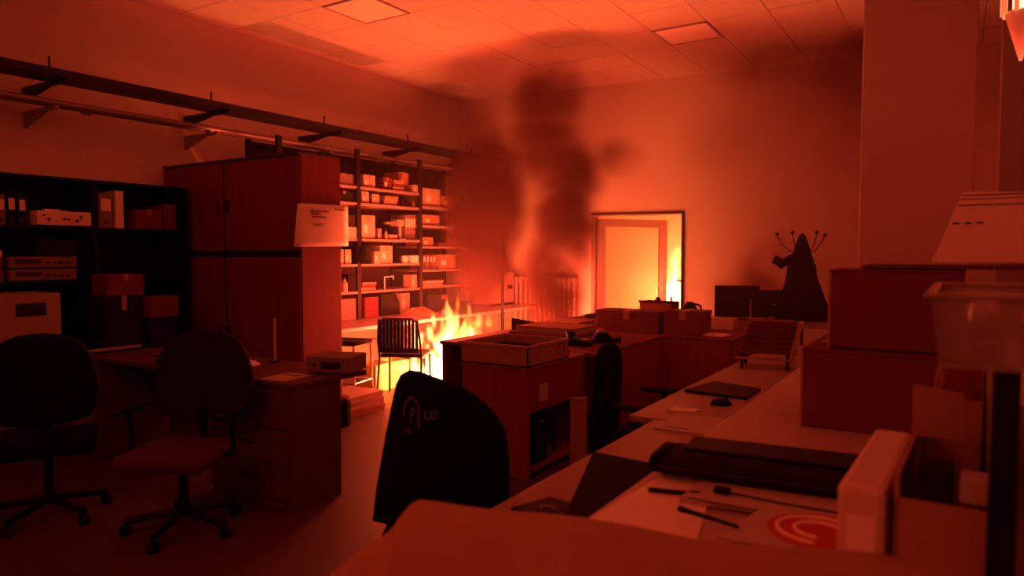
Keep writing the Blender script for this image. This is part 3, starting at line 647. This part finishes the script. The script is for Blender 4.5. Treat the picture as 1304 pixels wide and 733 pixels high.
# ---------------------------------------------------------------- middle pedestal, box, desks
t = thing('open_pedestal', 'dark red brown printer stand with open bay in its side', 'stand', (-2.37, 3.96, 0))
bm = NB(); bx(bm, -.54, 0, 0, .02, 0, .73, .003); bx(bm, -.54, 0, .8, .82, 0, .73, .003); bx(bm, -.54, -.52, .02, .8, 0, .73); bx(bm, -.5, 0, .02, .8, .04, .06); bx(bm, -.5, 0, .02, .8, .44, .73, .003); mk('carcass', bm, 'wood', t)
box('top', (-.55, .01, -.01, .83, .73, .75), 'wood', t, .004)
box('label', (0, .002, .14, .26, .5, .62), 'dpaper', t, 0)
t2 = thing('computer_tower', 'black computer tower inside the open side of the printer stand', 'computer', (-2.42, 4.12, .06)); box('case', (-.4, 0, 0, .18, 0, .34), 'black', t2, .006); box('front_panel', (0, .008, .005, .175, .01, .33), 'gfab', t2, .004); mk('power_button', cyl(NB(), (.008, .09, .28), (.012, .09, .28), .012), 'chrome', t2)
t2 = thing('cable_bundle', 'tangle of dark cables right of the computer tower', 'cables', (-2.4, 4.42, .06)); 
bm = NB()
for k in range(6):
    pts = [(-.05 - .02 * k + .05 * math.sin(k + j), .02 * k + .04 * math.cos(2 * k + j * 1.3), .02 + .05 * j) for j in range(6)]; tube(bm, pts, .006, 6)
mk('cable', bm, 'gfab', t2)
t = thing('open_carton', 'open shallow cardboard box on the printer stand, slots in its end', 'box', (-2.37, 3.95, .75), R(0))
x0, x1, y0, y1, h = -.55, .0, 0.0, .57, .14
bm = NB(); bx(bm, x0, x1, y0, y1, 0, .01); bx(bm, x0, x1, y0, y0 + .01, 0, h); bx(bm, x0, x0 + .01, y0, y1, 0, h); bx(bm, x0, x1, y1 - .01, y1, 0, h)
bx(bm, x1 - .01, x1, y0, .36, 0, h); bx(bm, x1 - .01, x1, .53, y1, 0, h); bx(bm, x1 - .01, x1, .36, .53, 0, .035); bx(bm, x1 - .01, x1, .36, .53, h - .03, h); bx(bm, x1 - .01, x1, .44, .48, .03, h - .02)
mk('shell', bm, 'card', t); 
bm = NB(); e = .008
for a in ((x0 - e, x1 + e, y0 - e, y0 + .012), (x0 - e, x1 + e, y1 - .012, y1 + e), (x0 - e, x0 + .012, y0, y1), (x1 - .012, x1 + e, y0, y1)): bx(bm, *a, h - .012, h + .004)
mk('rim', bm, 'cardw', t)
box('inner_flap', (x0 + .02, x1 - .1, y0 + .04, y1 - .05, h - .06, h - .052), 'gfab', t, 0)

def desk(label, loc, x0, x1, y0, y1, top='desk', panel='wood', z=.75, panels=(), name='desk'):
    t = thing(name, label, 'desk', loc)
    box('desk_top', (x0, x1, y0, y1, z - .03, z), top, t, .005)
    for p in panels: box('side_panel', p, panel, t)
    return t
desk('middle desk behind the printer stand, covered in clutter', (-2.27, 4.8, 0), -1.5, 0, 0, 1.4, 'cardr', panels=((-.03, -.005, .02, 1.38, 0, .72), (-1.49, -1.46, .02, 1.38, 0, .72)))
desk('far middle desk with red boxes in front of the door', (-2.27, 6.22, 0), -1.6, .62, 0, 1.6, 'cardr', panels=((-1.59, .6, .0, .02, 0, .72), (-1.59, -1.56, .02, 1.58, 0, .72), (.59, .615, .035, 1.58, 0, .72)))
desk('rear desk carrying the two black monitors', (-2.4, 7.85, 0), -.05, 1.55, 0, .95, 'desk', panels=((-.04, -.01, .02, .93, 0, .72), (1.5, 1.53, .02, .93, 0, .72)))
def xbox(label, x0, x1, y0, y1, z, h, m, rz=0, flap=True, name='cardboard_box'):
    t = thing(name, label, 'box', ((x0 + x1) / 2, (y0 + y1) / 2, z), rz); a = (x1 - x0) / 2; b = (y1 - y0) / 2
    box('body', (-a, a, -b, b, 0, h), m, t, .005)
    if flap:
        box('lid_edge', (-a - .004, a + .004, -b - .004, b + .004, h - .03, h + .004), m, t, .002); box('tape', (-.03, .03, -b - .0055, b + .0055, h - .08, h + .0055), 'tape', t, 0)
    return t
xbox('wide dark red carton on far middle desk left of dark bin', -3.0, -2.36, 6.3, 6.6, .75, .2, 'cardr')
xbox('square dark red carton on far desk right of dark bin', -2.3, -1.95, 6.3, 6.6, .75, .22, 'cardr')
t = thing('dark_bin', 'dark red brown open bin silhouetted against the doorway', 'bin', (-2.72, 7.3, .75))
bm = NB(); bx(bm, -.18, .18, -.12, .12, 0, .01); bx(bm, -.18, .18, -.12, -.11, 0, .24); bx(bm, -.18, .18, .11, .12, 0, .24); bx(bm, -.18, -.17, -.12, .12, 0, .24); bx(bm, .17, .18, -.12, .12, 0, .24); mk('shell', bm, 'cardr', t)
box('rim', (-.19, .19, -.13, -.11, .225, .25), 'gfab', t); mk('ball', lathe(NB(), [(.01, .22), (.03, .24), (.03, .26), (.01, .285)], (-.02, 0, 0)), 'gfab', t); mk('peg', cyl(NB(), (.13, 0, .1), (.13, 0, .29), .012), 'gfab', t)
flat_stack('dark folders lying at the back of far middle desk', -3.1, 7.3, .75, .3, .45, [.03, .02, .02], ['cardr', 'gfab', 'gfab'], cat='folders', name='folder_pile')
flat_stack('pale papers on the far desk left of dark red carton', -3.25, 6.6, .75, .35, .4, [.02, .02, .015], ['card', 'dpaper', 'card'], cat='papers', name='paper_pile')
t = thing('laptop', 'half open dark laptop at the left of cluttered desk', 'laptop', (-3.45, 5.75, .75), R(25)); box('keyboard_base', (-.17, .17, -.12, .12, 0, .02), 'gfab', t); mk('lid', prism(NB(), [(-.17, .02), (.17, .02), (.17, .07), (-.17, .13)], .1, .12), 'black', t)
flat_stack('wide heap of papers along back of cluttered desk', -2.85, 5.75, .75, .45, .6, [.02, .02, .03, .02], ['cardr', 'card', 'dpaper', 'card'], cat='papers', name='paper_pile')
t = thing('desk_telephone', 'dark desk telephone on the cluttered middle desk edge', 'telephone', (-2.62, 5.2, .75), R(20))
mk('base', prism(NB(), [(-.1, 0), (.1, 0), (.1, .03), (-.1, .075)], -.1, .1, .004), 'black', t); mk('handset', tube(NB(), [(-.07, -.11, .07), (-.09, -.06, .1), (-.09, .06, .1), (-.07, .11, .07)], .022), 'black', t); box('keypad', (-.02, .07, -.05, .07, .045, .05), 'dpaper', t, 0)
t = thing('tape_dispenser', 'dark tape dispenser beside telephone near desk edge', 'dispenser', (-2.5, 5.45, .75), R(40)); mk('body', prism(NB(), [(-.12, 0), (.12, 0), (.12, .05), (.06, .03), (.0, .09), (-.08, .09), (-.12, .04)], -.035, .035, .004), 'black', t); mk('reel', cyl(NB(), (-.04, -.02, .085), (-.04, .02, .085), .04), 'cardw', t)
t = thing('kettle', 'dark kettle shaped silhouette on desk right of doorway', 'kettle', (-2.5, 7.65, .75))
mk('body', lathe(NB(), [(.08, 0), (.09, .02), (.085, .14), (.05, .2), (.03, .22)]), 'gfab', t); mk('handle', tube(NB(), [(.05, 0, .2), (.12, 0, .18), (.13, 0, .08), (.085, 0, .04)], .012), 'gfab', t)
t = thing('hook_stand', 'thin dark hooked stand behind kettle against bright wall', 'stand', (-2.62, 7.75, .75)); mk('hook', tube(NB(), [(0, 0, .01), (0, 0, .42), (-.03, 0, .45), (-.07, 0, .45)], .009), 'gfab', t); mk('foot', cyl(NB(), (0, 0, 0), (0, 0, .012), .05), 'gfab', t)
xbox('pale carton behind square dark red carton, right of doorway', -2.25, -1.85, 7.0, 7.2, .75, .11, 'cardw', flap=False)
t = thing('book', 'bright paper book on the right end of far desk', 'book', (-1.9, 6.45, .7505), R(-5)); box('cover', (-.15, .15, -.1, .1, 0, .015), 'paper', t); box('pages', (-.145, .152, -.095, .095, .003, .012), 'dpaper', t, 0)
# radiator at back wall
t = thing('radiator', 'pale column radiator on the back wall, glowing red through smoke', 'radiator', (-5.3, 9.34, .1), R(6))
for k in range(13): mk('column', bx(NB(), -.5 + k * .08, -.5 + k * .08 + .045, -.05, .05, .05, 1.05, .015), 'rad', t)
bm = NB(); cyl(bm, (-.5, 0, .1), (.52, 0, .1), .02); cyl(bm, (-.5, 0, 1.0), (.52, 0, 1.0), .02); mk('header_pipe', bm, 'rad', t)
bm = NB(); bx(bm, -.47, -.45, -.04, .04, -.1, .06); bx(bm, .45, .47, -.04, .04, -.1, .06); mk('foot', bm, 'rad', t)

# monitors
def monitor(label, loc, rz, w, h, z0):
    t = thing('monitor', label, 'monitor', loc, rz)
    box('screen_housing', (-w / 2, w / 2, -.02, .02, z0, z0 + h), 'black', t, .006); box('back_bulge', (-w / 4, w / 4, -.045, -.02, z0 + h * .2, z0 + h * .7), 'black', t, .01)
    mk('stand', bx(NB(), -.03, .03, -.02, .01, .012, z0 + .05, .004), 'black', t); box('foot', (-.12, .12, -.09, .09, 0, .012), 'black', t)
    return t
monitor('left black monitor seen from behind on the rear desk', (-2.12, 8.15, .75), R(28), .5, .36, .03)
m2 = monitor('right black monitor seen from behind beside the coat', (-1.72, 8.38, .75), R(30), .62, .31, .03)
box('side_strip', (-.325, -.305, -.03, 0, .03, .24), 'grey', m2)
mk('badge', cyl(NB(), (-.06, -.046, .18), (-.06, -.049, .18), .012), 'grey', m2)
# coat stand
t = thing('coat_stand', 'thin coat stand with curved ball tipped hooks above a coat', 'coat stand', (-1.49, 8.55, 0))
mk('pole', cyl(NB(), (0, 0, .03), (0, 0, 1.66), .018), 'steel', t); mk('foot', cyl(NB(), (0, 0, 0), (0, 0, .03), .2, .15, 20), 'steel', t)
for a, r_, z_ in ((212, .3, 1.72), (200, .12, 1.74), (20, .14, 1.74), (32, .24, 1.71)):
    c_, s_ = math.cos(R(a)), math.sin(R(a)); hk = mk('hook', tube(NB(), [(0, 0, 1.5), (c_ * r_ * .5, s_ * r_ * .5, 1.53), (c_ * r_ * .85, s_ * r_ * .85, 1.62), (c_ * r_, s_ * r_, z_)], .006, 6), 'steel', t)
    bm = NB(); bmesh.ops.create_uvsphere(bm, u_segments=10, v_segments=8, radius=.022, matrix=Matrix.Translation((c_ * r_, s_ * r_, z_))); mk('ball_tip', bm, 'steel', hk)
t = thing('hooded_coat', 'black hooded coat hanging in a cone shape from the stand', 'coat', (-1.49, 8.48, 0))
bm = NB(); prof = [(.3, .72), (.27, .85), (.215, 1.05), (.16, 1.25), (.15, 1.36), (.105, 1.48), (.07, 1.6), (.04, 1.69), (.01, 1.73)]
seg = 28; rings = []
for r, z in prof: rings.append([bm.verts.new((r * (1 + .06 * math.sin(7 * k / seg * 6.283 + z * 3)) * math.cos(k / seg * 6.283) + .1 * max(0, (1.2 - z)) * 1.0, .55 * r * (1 + .08 * math.sin(5 * k / seg * 6.283)) * math.sin(k / seg * 6.283), z)) for k in range(seg)])
for a, b in zip(rings, rings[1:]):
    for k in range(seg): bm.faces.new((a[k], a[(k + 1) % seg], b[(k + 1) % seg], b[k]))
bm.faces.new(rings[0][::-1]); bm.faces.new(rings[-1])
mk('coat_body', bm, 'coat', t, smooth=True)
sl = mk('sleeve', tube(NB(), [(-.08, -.06, 1.46), (-.2, -.12, 1.38), (-.22, -.13, 1.36)], .045), 'coat', t); mk('cuff', cyl(NB(), (-.2, -.12, 1.4), (-.27, -.15, 1.44), .045, .05), 'coat', sl)

# ---------------------------------------------------------------- near low desk and white counter
t = desk('far pale low desk along the white counter, beyond the aisle chair', (-1.28, 3.05, 0), 0, .57, 0, 3.1, 'desk', 'wood', panels=((.5, .53, .02, 3.05, 0, .72),))
for yy in (.05, 1.5, 2.98): box('leg', (.04, .08, yy, yy + .04, 0, .72), 'grey', t)
t = desk('near pale low desk along the white counter, cable hole in top', (-1.15, 1.5, 0), 0, .44, 0, 1.53, 'desk', 'wood', panels=((.4, .43, .02, 1.5, 0, .72),))
for yy in (.05, 1.4): box('leg', (.04, .08, yy, yy + .04, 0, .72), 'grey', t)
mk('cable_grommet', cyl(NB(), (.11, .76, .749), (.11, .76, .753), .03, .03, 20), 'ink', t)
t = desk('white raised counter on the right, edge catching firelight', (-.7, 1.3, 0), 0, 1.45, 0, 4.9, 'white', 'white', .9, panels=((.02, .05, .02, 4.85, .0, .87), (1.4, 1.43, .02, 4.85, 0, .87)), name='counter')

def sheet(label, pts, z, m='paper', th=.003, prints=(), name='paper_sheet', cat='paper'):
    cx = sum(p[0] for p in pts) / len(pts); cy = sum(p[1] for p in pts) / len(pts)
    t = thing(name, label, cat, (cx, cy, z)); bm = NB()
    a = [bm.verts.new((x - cx, y - cy, 0)) for x, y in pts]; b = [bm.verts.new((x - cx, y - cy, th)) for x, y in pts]; k = len(pts)
    bm.faces.new(a[::-1]); bm.faces.new(b)
    for i in range(k): bm.faces.new((a[i], a[(i + 1) % k], b[(i + 1) % k], b[i]))
    mk('sheet', bm, m, t)
    for (x0, x1, y0, y1, mm) in prints: box('print', (x0 - cx, x1 - cx, y0 - cy, y1 - cy, th, th + .0006), mm, t, 0)
    return t
ZD = .7505; ZC = .9005
sheet('large paper pad on low desk beside the white counter', [(-1.09, 2.86), (-.78, 2.86), (-.78, 3.2), (-1.09, 3.18)], ZD, 'dpaper', .006, [(-1.05, -.95, 2.9, 2.91, 'ink')])
sheet('black flat tray on low desk beyond the mouse', [(-1.24, 3.72), (-.9, 3.68), (-.9, 3.98), (-1.18, 4.06)], ZD, 'black', .014, name='desk_tray', cat='tray')
t = thing('computer_mouse', 'black computer mouse on the low desk', 'mouse', (-.98, 3.5, ZD), R(30))
bm = NB(); bmesh.ops.create_uvsphere(bm, u_segments=16, v_segments=10, radius=1, matrix=Matrix.Diagonal((.055, .035, .035, 1)))
for v in bm.verts: v.co.z = max(v.co.z, 0)
mk('shell', bm, 'black', t, smooth=True); mk('wheel', cyl(NB(), (.025, -.004, .032), (.025, .004, .032), .008), 'gfab', t)
sheet('bright notepad by the edge of low desk near aisle chair', [(-1.16, 3.22), (-1.04, 3.26), (-1.02, 3.32), (-1.14, 3.3)], ZD, 'paper', .006, name='notepad', cat='notepad')
sheet('black folder lying on the near end of low desk', [(-1.09, 1.72), (-1.04, 1.86), (-.87, 1.84), (-.88, 1.7)], ZD, 'black', .008, name='folder', cat='folder')
t = thing('ring', 'small grey ring lying on the black folder', 'ring', (-.995, 1.77, ZD + .0085)); bm = NB(); tube(bm, [(.022 * math.cos(k), .012 * math.sin(k), .003) for k in [i * .45 for i in range(10)]], .002, 6); mk('ring', bm, 'dpaper', t)
t = thing('phone', 'dark phone beside the standing black binder', 'phone', (-.9, 1.97, ZD), R(35)); box('case', (-.04, .04, -.075, .075, 0, .012), 'black', t, .004); box('screen', (-.035, .035, -.068, .068, .012, .0125), 'screen', t, 0)
# standing black binder / laptop lid
t = thing('black_document_case', 'black document case leaning against white counter edge', 'document case', (-.83, 1.78, .751))
bm = NB(); pts = [(-.008, -.24, 0), (.13, -.2, 0), (.13, .2, .115), (-.1, .16, .135), (-.1, .14, .11), (-.03, -.2, .02)]
a = [bm.verts.new((x, y, z + .01)) for x, y, z in pts]; b = [bm.verts.new((x + .0, y, max(0, z - .02))) for x, y, z in pts]
bm.faces.new(a); bm.faces.new(b[::-1])
for i in range(6): bm.faces.new((a[i], b[i], b[(i + 1) % 6], a[(i + 1) % 6]))
mk('shell', bm, 'black', t)
mk('clasp', cyl(NB(), (-.09, .14, .12), (-.1, .14, .12), .008), 'gfab', t)

# counter: papers
sheet('bright paper sheets at near left corner of the white counter', [(-.69, 1.36), (-.66, 1.82), (-.52, 1.8), (-.44, 1.4)], ZC, 'paper', .005)
sheet('pale paper under black laptop bag on counter', [(-.55, 1.62), (-.54, 1.9), (-.14, 1.96), (-.14, 1.68)], ZC + .006, 'dpaper', .012, [(-.53, -.16, 1.625, 1.632, 'ink')])
t = sheet('paper sheet with big red ring logo near white binder', [(-.4, 1.42), (-.36, 1.66), (-.15, 1.7), (-.12, 1.45)], ZC + .02, 'dpaper', .004)
bm = NB(); lathe(bm, [(.105, 0), (.105, .001)], (0, 0, 0), 32); mk('red_disc', bm, 'redink', t, loc=(.03, .0, .004))
bm = NB()
for rr in (.085, .05): tube(bm, [(rr * math.cos(k / 24 * 6.283), rr * math.sin(k / 24 * 6.283) * .9, 0) for k in range(19)], .005, 6)
mk('white_ring', bm, 'paper', t, loc=(.03, .0, .006))
t = thing('pen', 'dark pen with clip lying on counter papers', 'pen', (-.47, 1.5, ZC + .026), R(-15)); mk('barrel', cyl(NB(), (-.03, 0, .006), (.1, 0, .006), .006, .004), 'black', t); mk('grip', cyl(NB(), (-.045, 0, .006), (-.03, 0, .006), .007), 'gfab', t)
t = thing('marker', 'short dark marker on counter paper left of the bag', 'marker', (-.6, 1.66, ZC + .006), R(15)); mk('barrel', cyl(NB(), (-.04, 0, .007), (.06, 0, .007), .006), 'black', t); mk('cap', cyl(NB(), (.06, 0, .007), (.085, 0, .007), .0075), 'gfab', t)
t = thing('cable_clip', 'small dark clip with thin cord on the counter papers', 'clip', (-.47, 1.7, ZC + .02)); mk('block', bx(NB(), -.02, .02, -.012, .012, 0, .015, .004), 'black', t); mk('cord', tube(NB(), [(.02, 0, .004), (.15, -.005, .003), (.3, .0, .003)], .0025, 6), 'black', t)
# laptop bag
t = thing('laptop_bag', 'black flat laptop bag lying across the white counter', 'bag', (-.42, 1.87, ZC + .02), R(6))
o = mk('bag_body', bx(NB(), -.25, .35, -.1, .1, 0, .045, .02), 'gfab', t, smooth=True)
mk('bag_end', bx(NB(), -.275, -.22, -.09, .08, .0, .05, .02), 'fabric', t, smooth=True)
mk('bag_lid', bx(NB(), -.2, .36, .0, .14, .045, .056, .005), 'black', t); mk('zip', tube(NB(), [(-.24, -.1, .025), (.34, -.1, .025)], .003, 6), 'seam', t)
# big boxes
def lidbox(label, x0, x1, y0, y1, z, h, m):
    t = thing('cardboard_box', label, 'box', (x0, y0, z)); box('body', (0, x1 - x0, 0, y1 - y0, 0, h), m, t, .006)
    box('lid', (-.003, x1 - x0 + .003, -.003, y1 - y0 + .003, h - .001, h + .006), m, t, .002); box('seam_tape', (.02, x1 - x0 - .02, (y1 - y0) / 2 - .025, (y1 - y0) / 2 + .025, h + .006, h + .007), 'tape', t, 0)
    mk('corner_edge', bx(NB(), -.004, .004, -.004, .004, 0, h), 'card', t); return t
lidbox('large dark carton, lower of the stack on the white counter', -.45, .05, 2.6, 3.15, ZC, .265, 'cardr')
lidbox('large dark carton on top of the stack on white counter', -.375, .02, 2.66, 3.1, ZC + .275, .265, 'cardr')
t = thing('thin_board', 'thin dark board lying on the upper carton', 'board', (-.28, 2.7, ZC + .275 + .274)); mk('board', bx(NB(), 0, .7, 0, .3, 0, .012, .003), 'cardr', t); box('lip', (0.02, .69, -.004, .002, -.0, .016), 'wood2', t)
t = thing('poster_sheet', 'large translucent printed sheet leaning behind the stacked cartons', 'poster', (-.05, 2.95, 1.46 + .01))
bm = NB(); P4 = [(-.03, 0, 0), (.4, 0, 0), (.4, .04, .235), (.055, .04, .25)]
a = [bm.verts.new(p) for p in P4]; b = [bm.verts.new((x, y + .006, z)) for x, y, z in P4]; bm.faces.new(a); bm.faces.new(b[::-1])
for i in range(4): bm.faces.new((a[i], b[i], b[(i + 1) % 4], a[(i + 1) % 4]))
mk('sheet', bm, 'paper', t)
bm = NB()
def sl_(x0, x1, z, h=.006): bx(bm, x0, x1, .04 * z / .25 - .002, .04 * z / .25 + .001, z, z + h)
for x in (.03, .065, .1): sl_(x, x + .02, .135)
sl_(.055, .25, .235, .003); sl_(.05, .25, .222, .002); sl_(.045, .25, .2, .003); mk('print', bm, 'ink', t)
mk('border', bx(NB(), -.03, -.015, -.003, -.0005, 0, .02), 'paper', t)
# letter tray organiser
t = thing('letter_tray_stack', 'stack of slatted letter trays full of papers on low desk', 'letter trays', (-1.2, 4.72, .7505), R(8))
for k in range(6):
    z = .1 + k * .035
    tr = mk('tray', bx(NB(), -.02 + .012 * k, .34, .0 + .008 * k, .26, z, z + .008, .002), 'cardr', t)
    mk('paper_wad', bx(NB(), .0 + .012 * k, .32, .01 + .008 * k, .25, z + .008, z + .031), 'cardr', tr)
box('front_bar', (-.04, .3, -.02, .0, .06, .075), 'card', t); 
for a in (-.0, .28): box('leg', (a, a + .02, -.01, .02, 0, .1), 'steel', t); box('leg', (a, a + .02, .22, .25, 0, .1), 'steel', t)
mk('side_board', prism(NB(), [(.0, 0), (.03, 0), (.1, .3), (.07, .3)], 0, .24, .003), 'card', t, loc=(.28, .0, .0))
t = thing('long_ruler', 'long thin wooden ruler sloping against the letter trays', 'ruler', (-.7, 5.15, .9)); mk('strip', tube(NB(), [(.02, 0, .008), (-.16, -.12, .12)][::-1] and [(.04, -.03, .009), (.12, .07, .3)], .009, 6), 'card', t); mk('end_cap', cyl(NB(), (.12, .07, .3), (.124, .075, .31), .011), 'card', t)
xbox('red brown carton behind the letter trays on the counter', -.66, -.45, 5.2, 5.6, ZC, .12, 'cardr')

# right-hand near items
t = thing('box_file', 'pale upright box file standing at front of the counter', 'box file', (-.165, 1.3, ZC + .0005), R(-2))
mk('case', bx(NB(), 0, .075, 0, .46, 0, .21, .012), 'binw', t, smooth=False); mk('spine_label', bx(NB(), .015, .06, -.001, 0, .06, .16), 'paper', t); mk('cover_edge', bx(NB(), .073, .078, .01, .45, .01, .205), 'cardr', t)
t = thing('brown_carton', 'open brown carton at right of the pale box file', 'box', (-.08, 1.3, ZC + .0005), R(-2))
bm = NB(); bx(bm, 0, .3, 0, .008, 0, .2); bx(bm, 0, .3, .46, .468, 0, .29); bx(bm, 0, .008, 0, .468, 0, .24); bx(bm, .292, .3, 0, .468, 0, .24); bx(bm, 0, .3, 0, .468, 0, .008); mk('shell', bm, 'card', t)
mk('flap', prism(NB(), [(0, .0), (.09, .0), (.085, .09), (0, .1)], .0, .006), 'card', t, loc=(.0, .3, .24)); box('inner_divider', (.03, .08, .02, .1, .12, .25), 'gfab', t); box('cable_slot', (.09, .15, .03, .09, .2, .24), 'dpaper', t)
st = thing('black_rack_frame', 'black metal frame carrying the clear tray at right edge', 'rack', (.0, 1.15, ZC + .0005))
for a in (.045, .25):
    for b in (0, .36): box('post', (a, a + .035, b + .07, b + .1, 0, .435), 'black', st)
box('side_panel', (.05, .06, .08, .5, .0, .43), 'black', st); box('shelf', (.02, .3, .06, .52, .0, .012), 'black', st)
t = thing('clear_tray', 'clear plastic tray full of jars on the black frame', 'tray', (-.02, 1.18, ZC + .437))
bm = NB(); th = .004; hh = .1
for a in ((0, .3, 0, .46, 0, th),): bx(bm, *a)
P0 = [(-.01, 0), (.0, 0)]
for q in ([(-.012, 0, hh), (-.012, .46, hh), (.0, .46, 0), (.0, 0, 0)], [(.304, 0, hh), (.304, .46, hh), (.29, .46, 0), (.29, 0, 0)], [(-.012, 0, hh), (.304, 0, hh), (.29, .04, 0), (.0, .04, 0)], [(-.012, .46, hh), (.304, .46, hh), (.29, .45, 0), (.0, .45, 0)]):
    a_ = [bm.verts.new(p) for p in q]; b_ = [bm.verts.new((x + .003, y + .003, z)) for x, y, z in q]; bm.faces.new(a_); bm.faces.new(b_[::-1])
    for i in range(4): bm.faces.new((a_[i], b_[i], b_[(i + 1) % 4], a_[(i + 1) % 4]))
mk('shell', bm, 'cloudy', t); bm = NB()
for a in ((-.02, .31, -.008, .006), (-.02, .31, .454, .468), (-.02, -.006, 0, .46), (.298, .312, 0, .46)): bx(bm, *a, hh, hh + .006, .002)
mk('rim', bm, 'grey', t)
for k, (a, b) in enumerate(((.055, .06), (.055, .16), (.12, .08), (.06, .27), (.13, .2))):
    j = thing('glass_jar', ['glass jar at the near left corner inside the clear tray', 'glass jar second from front along left side of clear tray', 'glass jar at the near right inside the clear tray', 'glass jar farthest back inside the clear tray', 'glass jar right of centre inside the clear tray'][k], 'jar', (-.02 + a, 1.18 + b, ZC + .4412), 0, 'glass jars in the clear tray')
    mk('jar_body', lathe(NB(), [(.018, 0), (.022, .004), (.022, .055), (.017, .062)]), 'glass', j); mk('lid', lathe(NB(), [(.019, .062), (.019, .076), (.016, .078)]), 'chrome', j); mk('contents', lathe(NB(), [(.016, .005), (.017, .03)]), 'tape', j)
t = thing('crumpled_bag', 'crumpled clear plastic bag hanging behind the clear tray', 'bag', (.02, 1.85, ZC))
bm = NB(); bmesh.ops.create_icosphere(bm, subdivisions=3, radius=1, matrix=Matrix.Diagonal((.07, .09, .2, 1)))
for v in bm.verts: v.co += v.co.normalized() * random.uniform(-.015, .015); v.co.z += .22
mk('bag_body', bm, 'cardr', t); mk('tie', cyl(NB(), (0, 0, .4), (0, 0, .44), .02), 'card', t)

# draped cloth in the foreground
t = thing('draped_cloth', 'rumpled brown cloth draped over a low screen in the foreground', 'cloth', (0, 0, 0))
ridge = [(-1.45, .72, .42), (-1.2, .84, .66), (-1.05, .92, .84), (-.98, 1.0, .925), (-.945, 1.05, .945), (-.92, 1.08, .99), (-.88, 1.11, 1.0), (-.7, 1.15, 1.0), (-.5, 1.19, 1.0), (-.35, 1.215, 1.003), (-.23, 1.24, .998), (0, 1.3, 1.0), (.2, 1.35, 1.0), (.45, 1.4, 1.0), (.7, 1.45, 1.0)]
def rp(s):
    s *= len(ridge) - 1; i = min(int(s), len(ridge) - 2); q = s - i; return Vector(ridge[i]).lerp(Vector(ridge[i + 1]), q)
bm = NB(); rows = []; NU = 90; sec = [(.075, -.5), (.07, -.25), (.06, -.06), (.045, -.02), (.02, -.003), (-.01, 0), (-.04, -.012), (-.07, -.035), (-.11, -.08), (-.15, -.14), (-.18, -.22), (-.21, -.34), (-.23, -.48)]
nrm = Vector((-.22, .97, 0))
for i in range(NU + 1):
    p = rp(i / NU); row = []
    for j, (a, b) in enumerate(sec):
        wv = .012 * math.sin(i * .35 + j * .8) + .01 * math.sin(i * .13 - j * .5)
        q = p + nrm * (a + wv * (abs(b) * 3 + .2)); q.z = max(.0, p.z + b + wv * .45); row.append(bm.verts.new(q))
    rows.append(row)
for i in range(NU):
    for j in range(len(sec) - 1): bm.faces.new((rows[i][j], rows[i + 1][j], rows[i + 1][j + 1], rows[i][j + 1]))
o = mk('cloth', bm, 'cloth', t, smooth=True); so = o.modifiers.new('s', 'SOLIDIFY'); so.thickness = .006
t = thing('low_screen', 'low padded screen under the brown cloth in the foreground', 'screen', (-.95, 1.06, 0), R(12.5))
box('panel', (0.02, 1.6, -.02, .02, .06, .96), 'gfab', t, .01)
for a in (.1, 1.4): box('foot', (a, a + .05, -.2, .2, 0, .06), 'steel', t)

# hanging lamp top right
t = thing('pendant_lamp', 'glowing ribbed pendant lamp hanging at the top right', 'lamp', (.27, 5.0, 2.6))
mk('rod', cyl(NB(), (0, 0, .45), (0, 0, H - 2.6), .012), 'steel', t)
me_ = bpy.data.materials.new('lamp_glow'); me_.use_nodes = True; b_ = me_.node_tree.nodes['Principled BSDF']; b_.inputs['Emission Color'].default_value = (1, .42, .13, 1); b_.inputs['Emission Strength'].default_value = 5; M['glow'] = me_
me2 = me_.copy(); me2.name = 'lamp_dim_glow'; me2.node_tree.nodes['Principled BSDF'].inputs['Emission Color'].default_value = (1, .13, .04, 1); me2.node_tree.nodes['Principled BSDF'].inputs['Emission Strength'].default_value = 1; M['glow2'] = me2
mk('cone', cyl(NB(), (0, 0, 0), (0, 0, .27), .008, .085, 24), 'rad', t)
mk('bulb', lathe(NB(), [(.02, .27), (.045, .3), (.045, .36), (.02, .4)]), 'glow', t)
for k in range(10):
    a = R(36 * k); c_, s_ = math.cos(a), math.sin(a); mk('rib', bx(NB(), -.012, .012, -.004, .004, .26, .42, 0, Matrix.Translation((c_ * .1, s_ * .1, 0)) @ Matrix.Rotation(a + R(90), 4, 'Z')), 'glow2', t)
mk('cap', cyl(NB(), (0, 0, .42), (0, 0, .46), .12, .04, 24), 'cardr', t)

t = thing('standing_pole', 'thin dark pole standing at the far end of the long bench', 'pole', (-5.2, 8.0, 0)) 
mk('tube', cyl(NB(), (0, 0, .02), (0, 0, 2.75), .022), 'steel', t); mk('foot', cyl(NB(), (0, 0, 0), (0, 0, .02), .12, .1, 20), 'steel', t)
t = thing('upright_panel', 'pale upright panel on floor behind printer stand, lit red', 'panel', (-2.08, 4.12, 0), R(30)); box('panel', (-.05, .05, -.02, .02, .0, .56), 'card', t); box('edge', (-.055, -.05, -.022, .022, 0, .56), 'dpaper', t, 0)
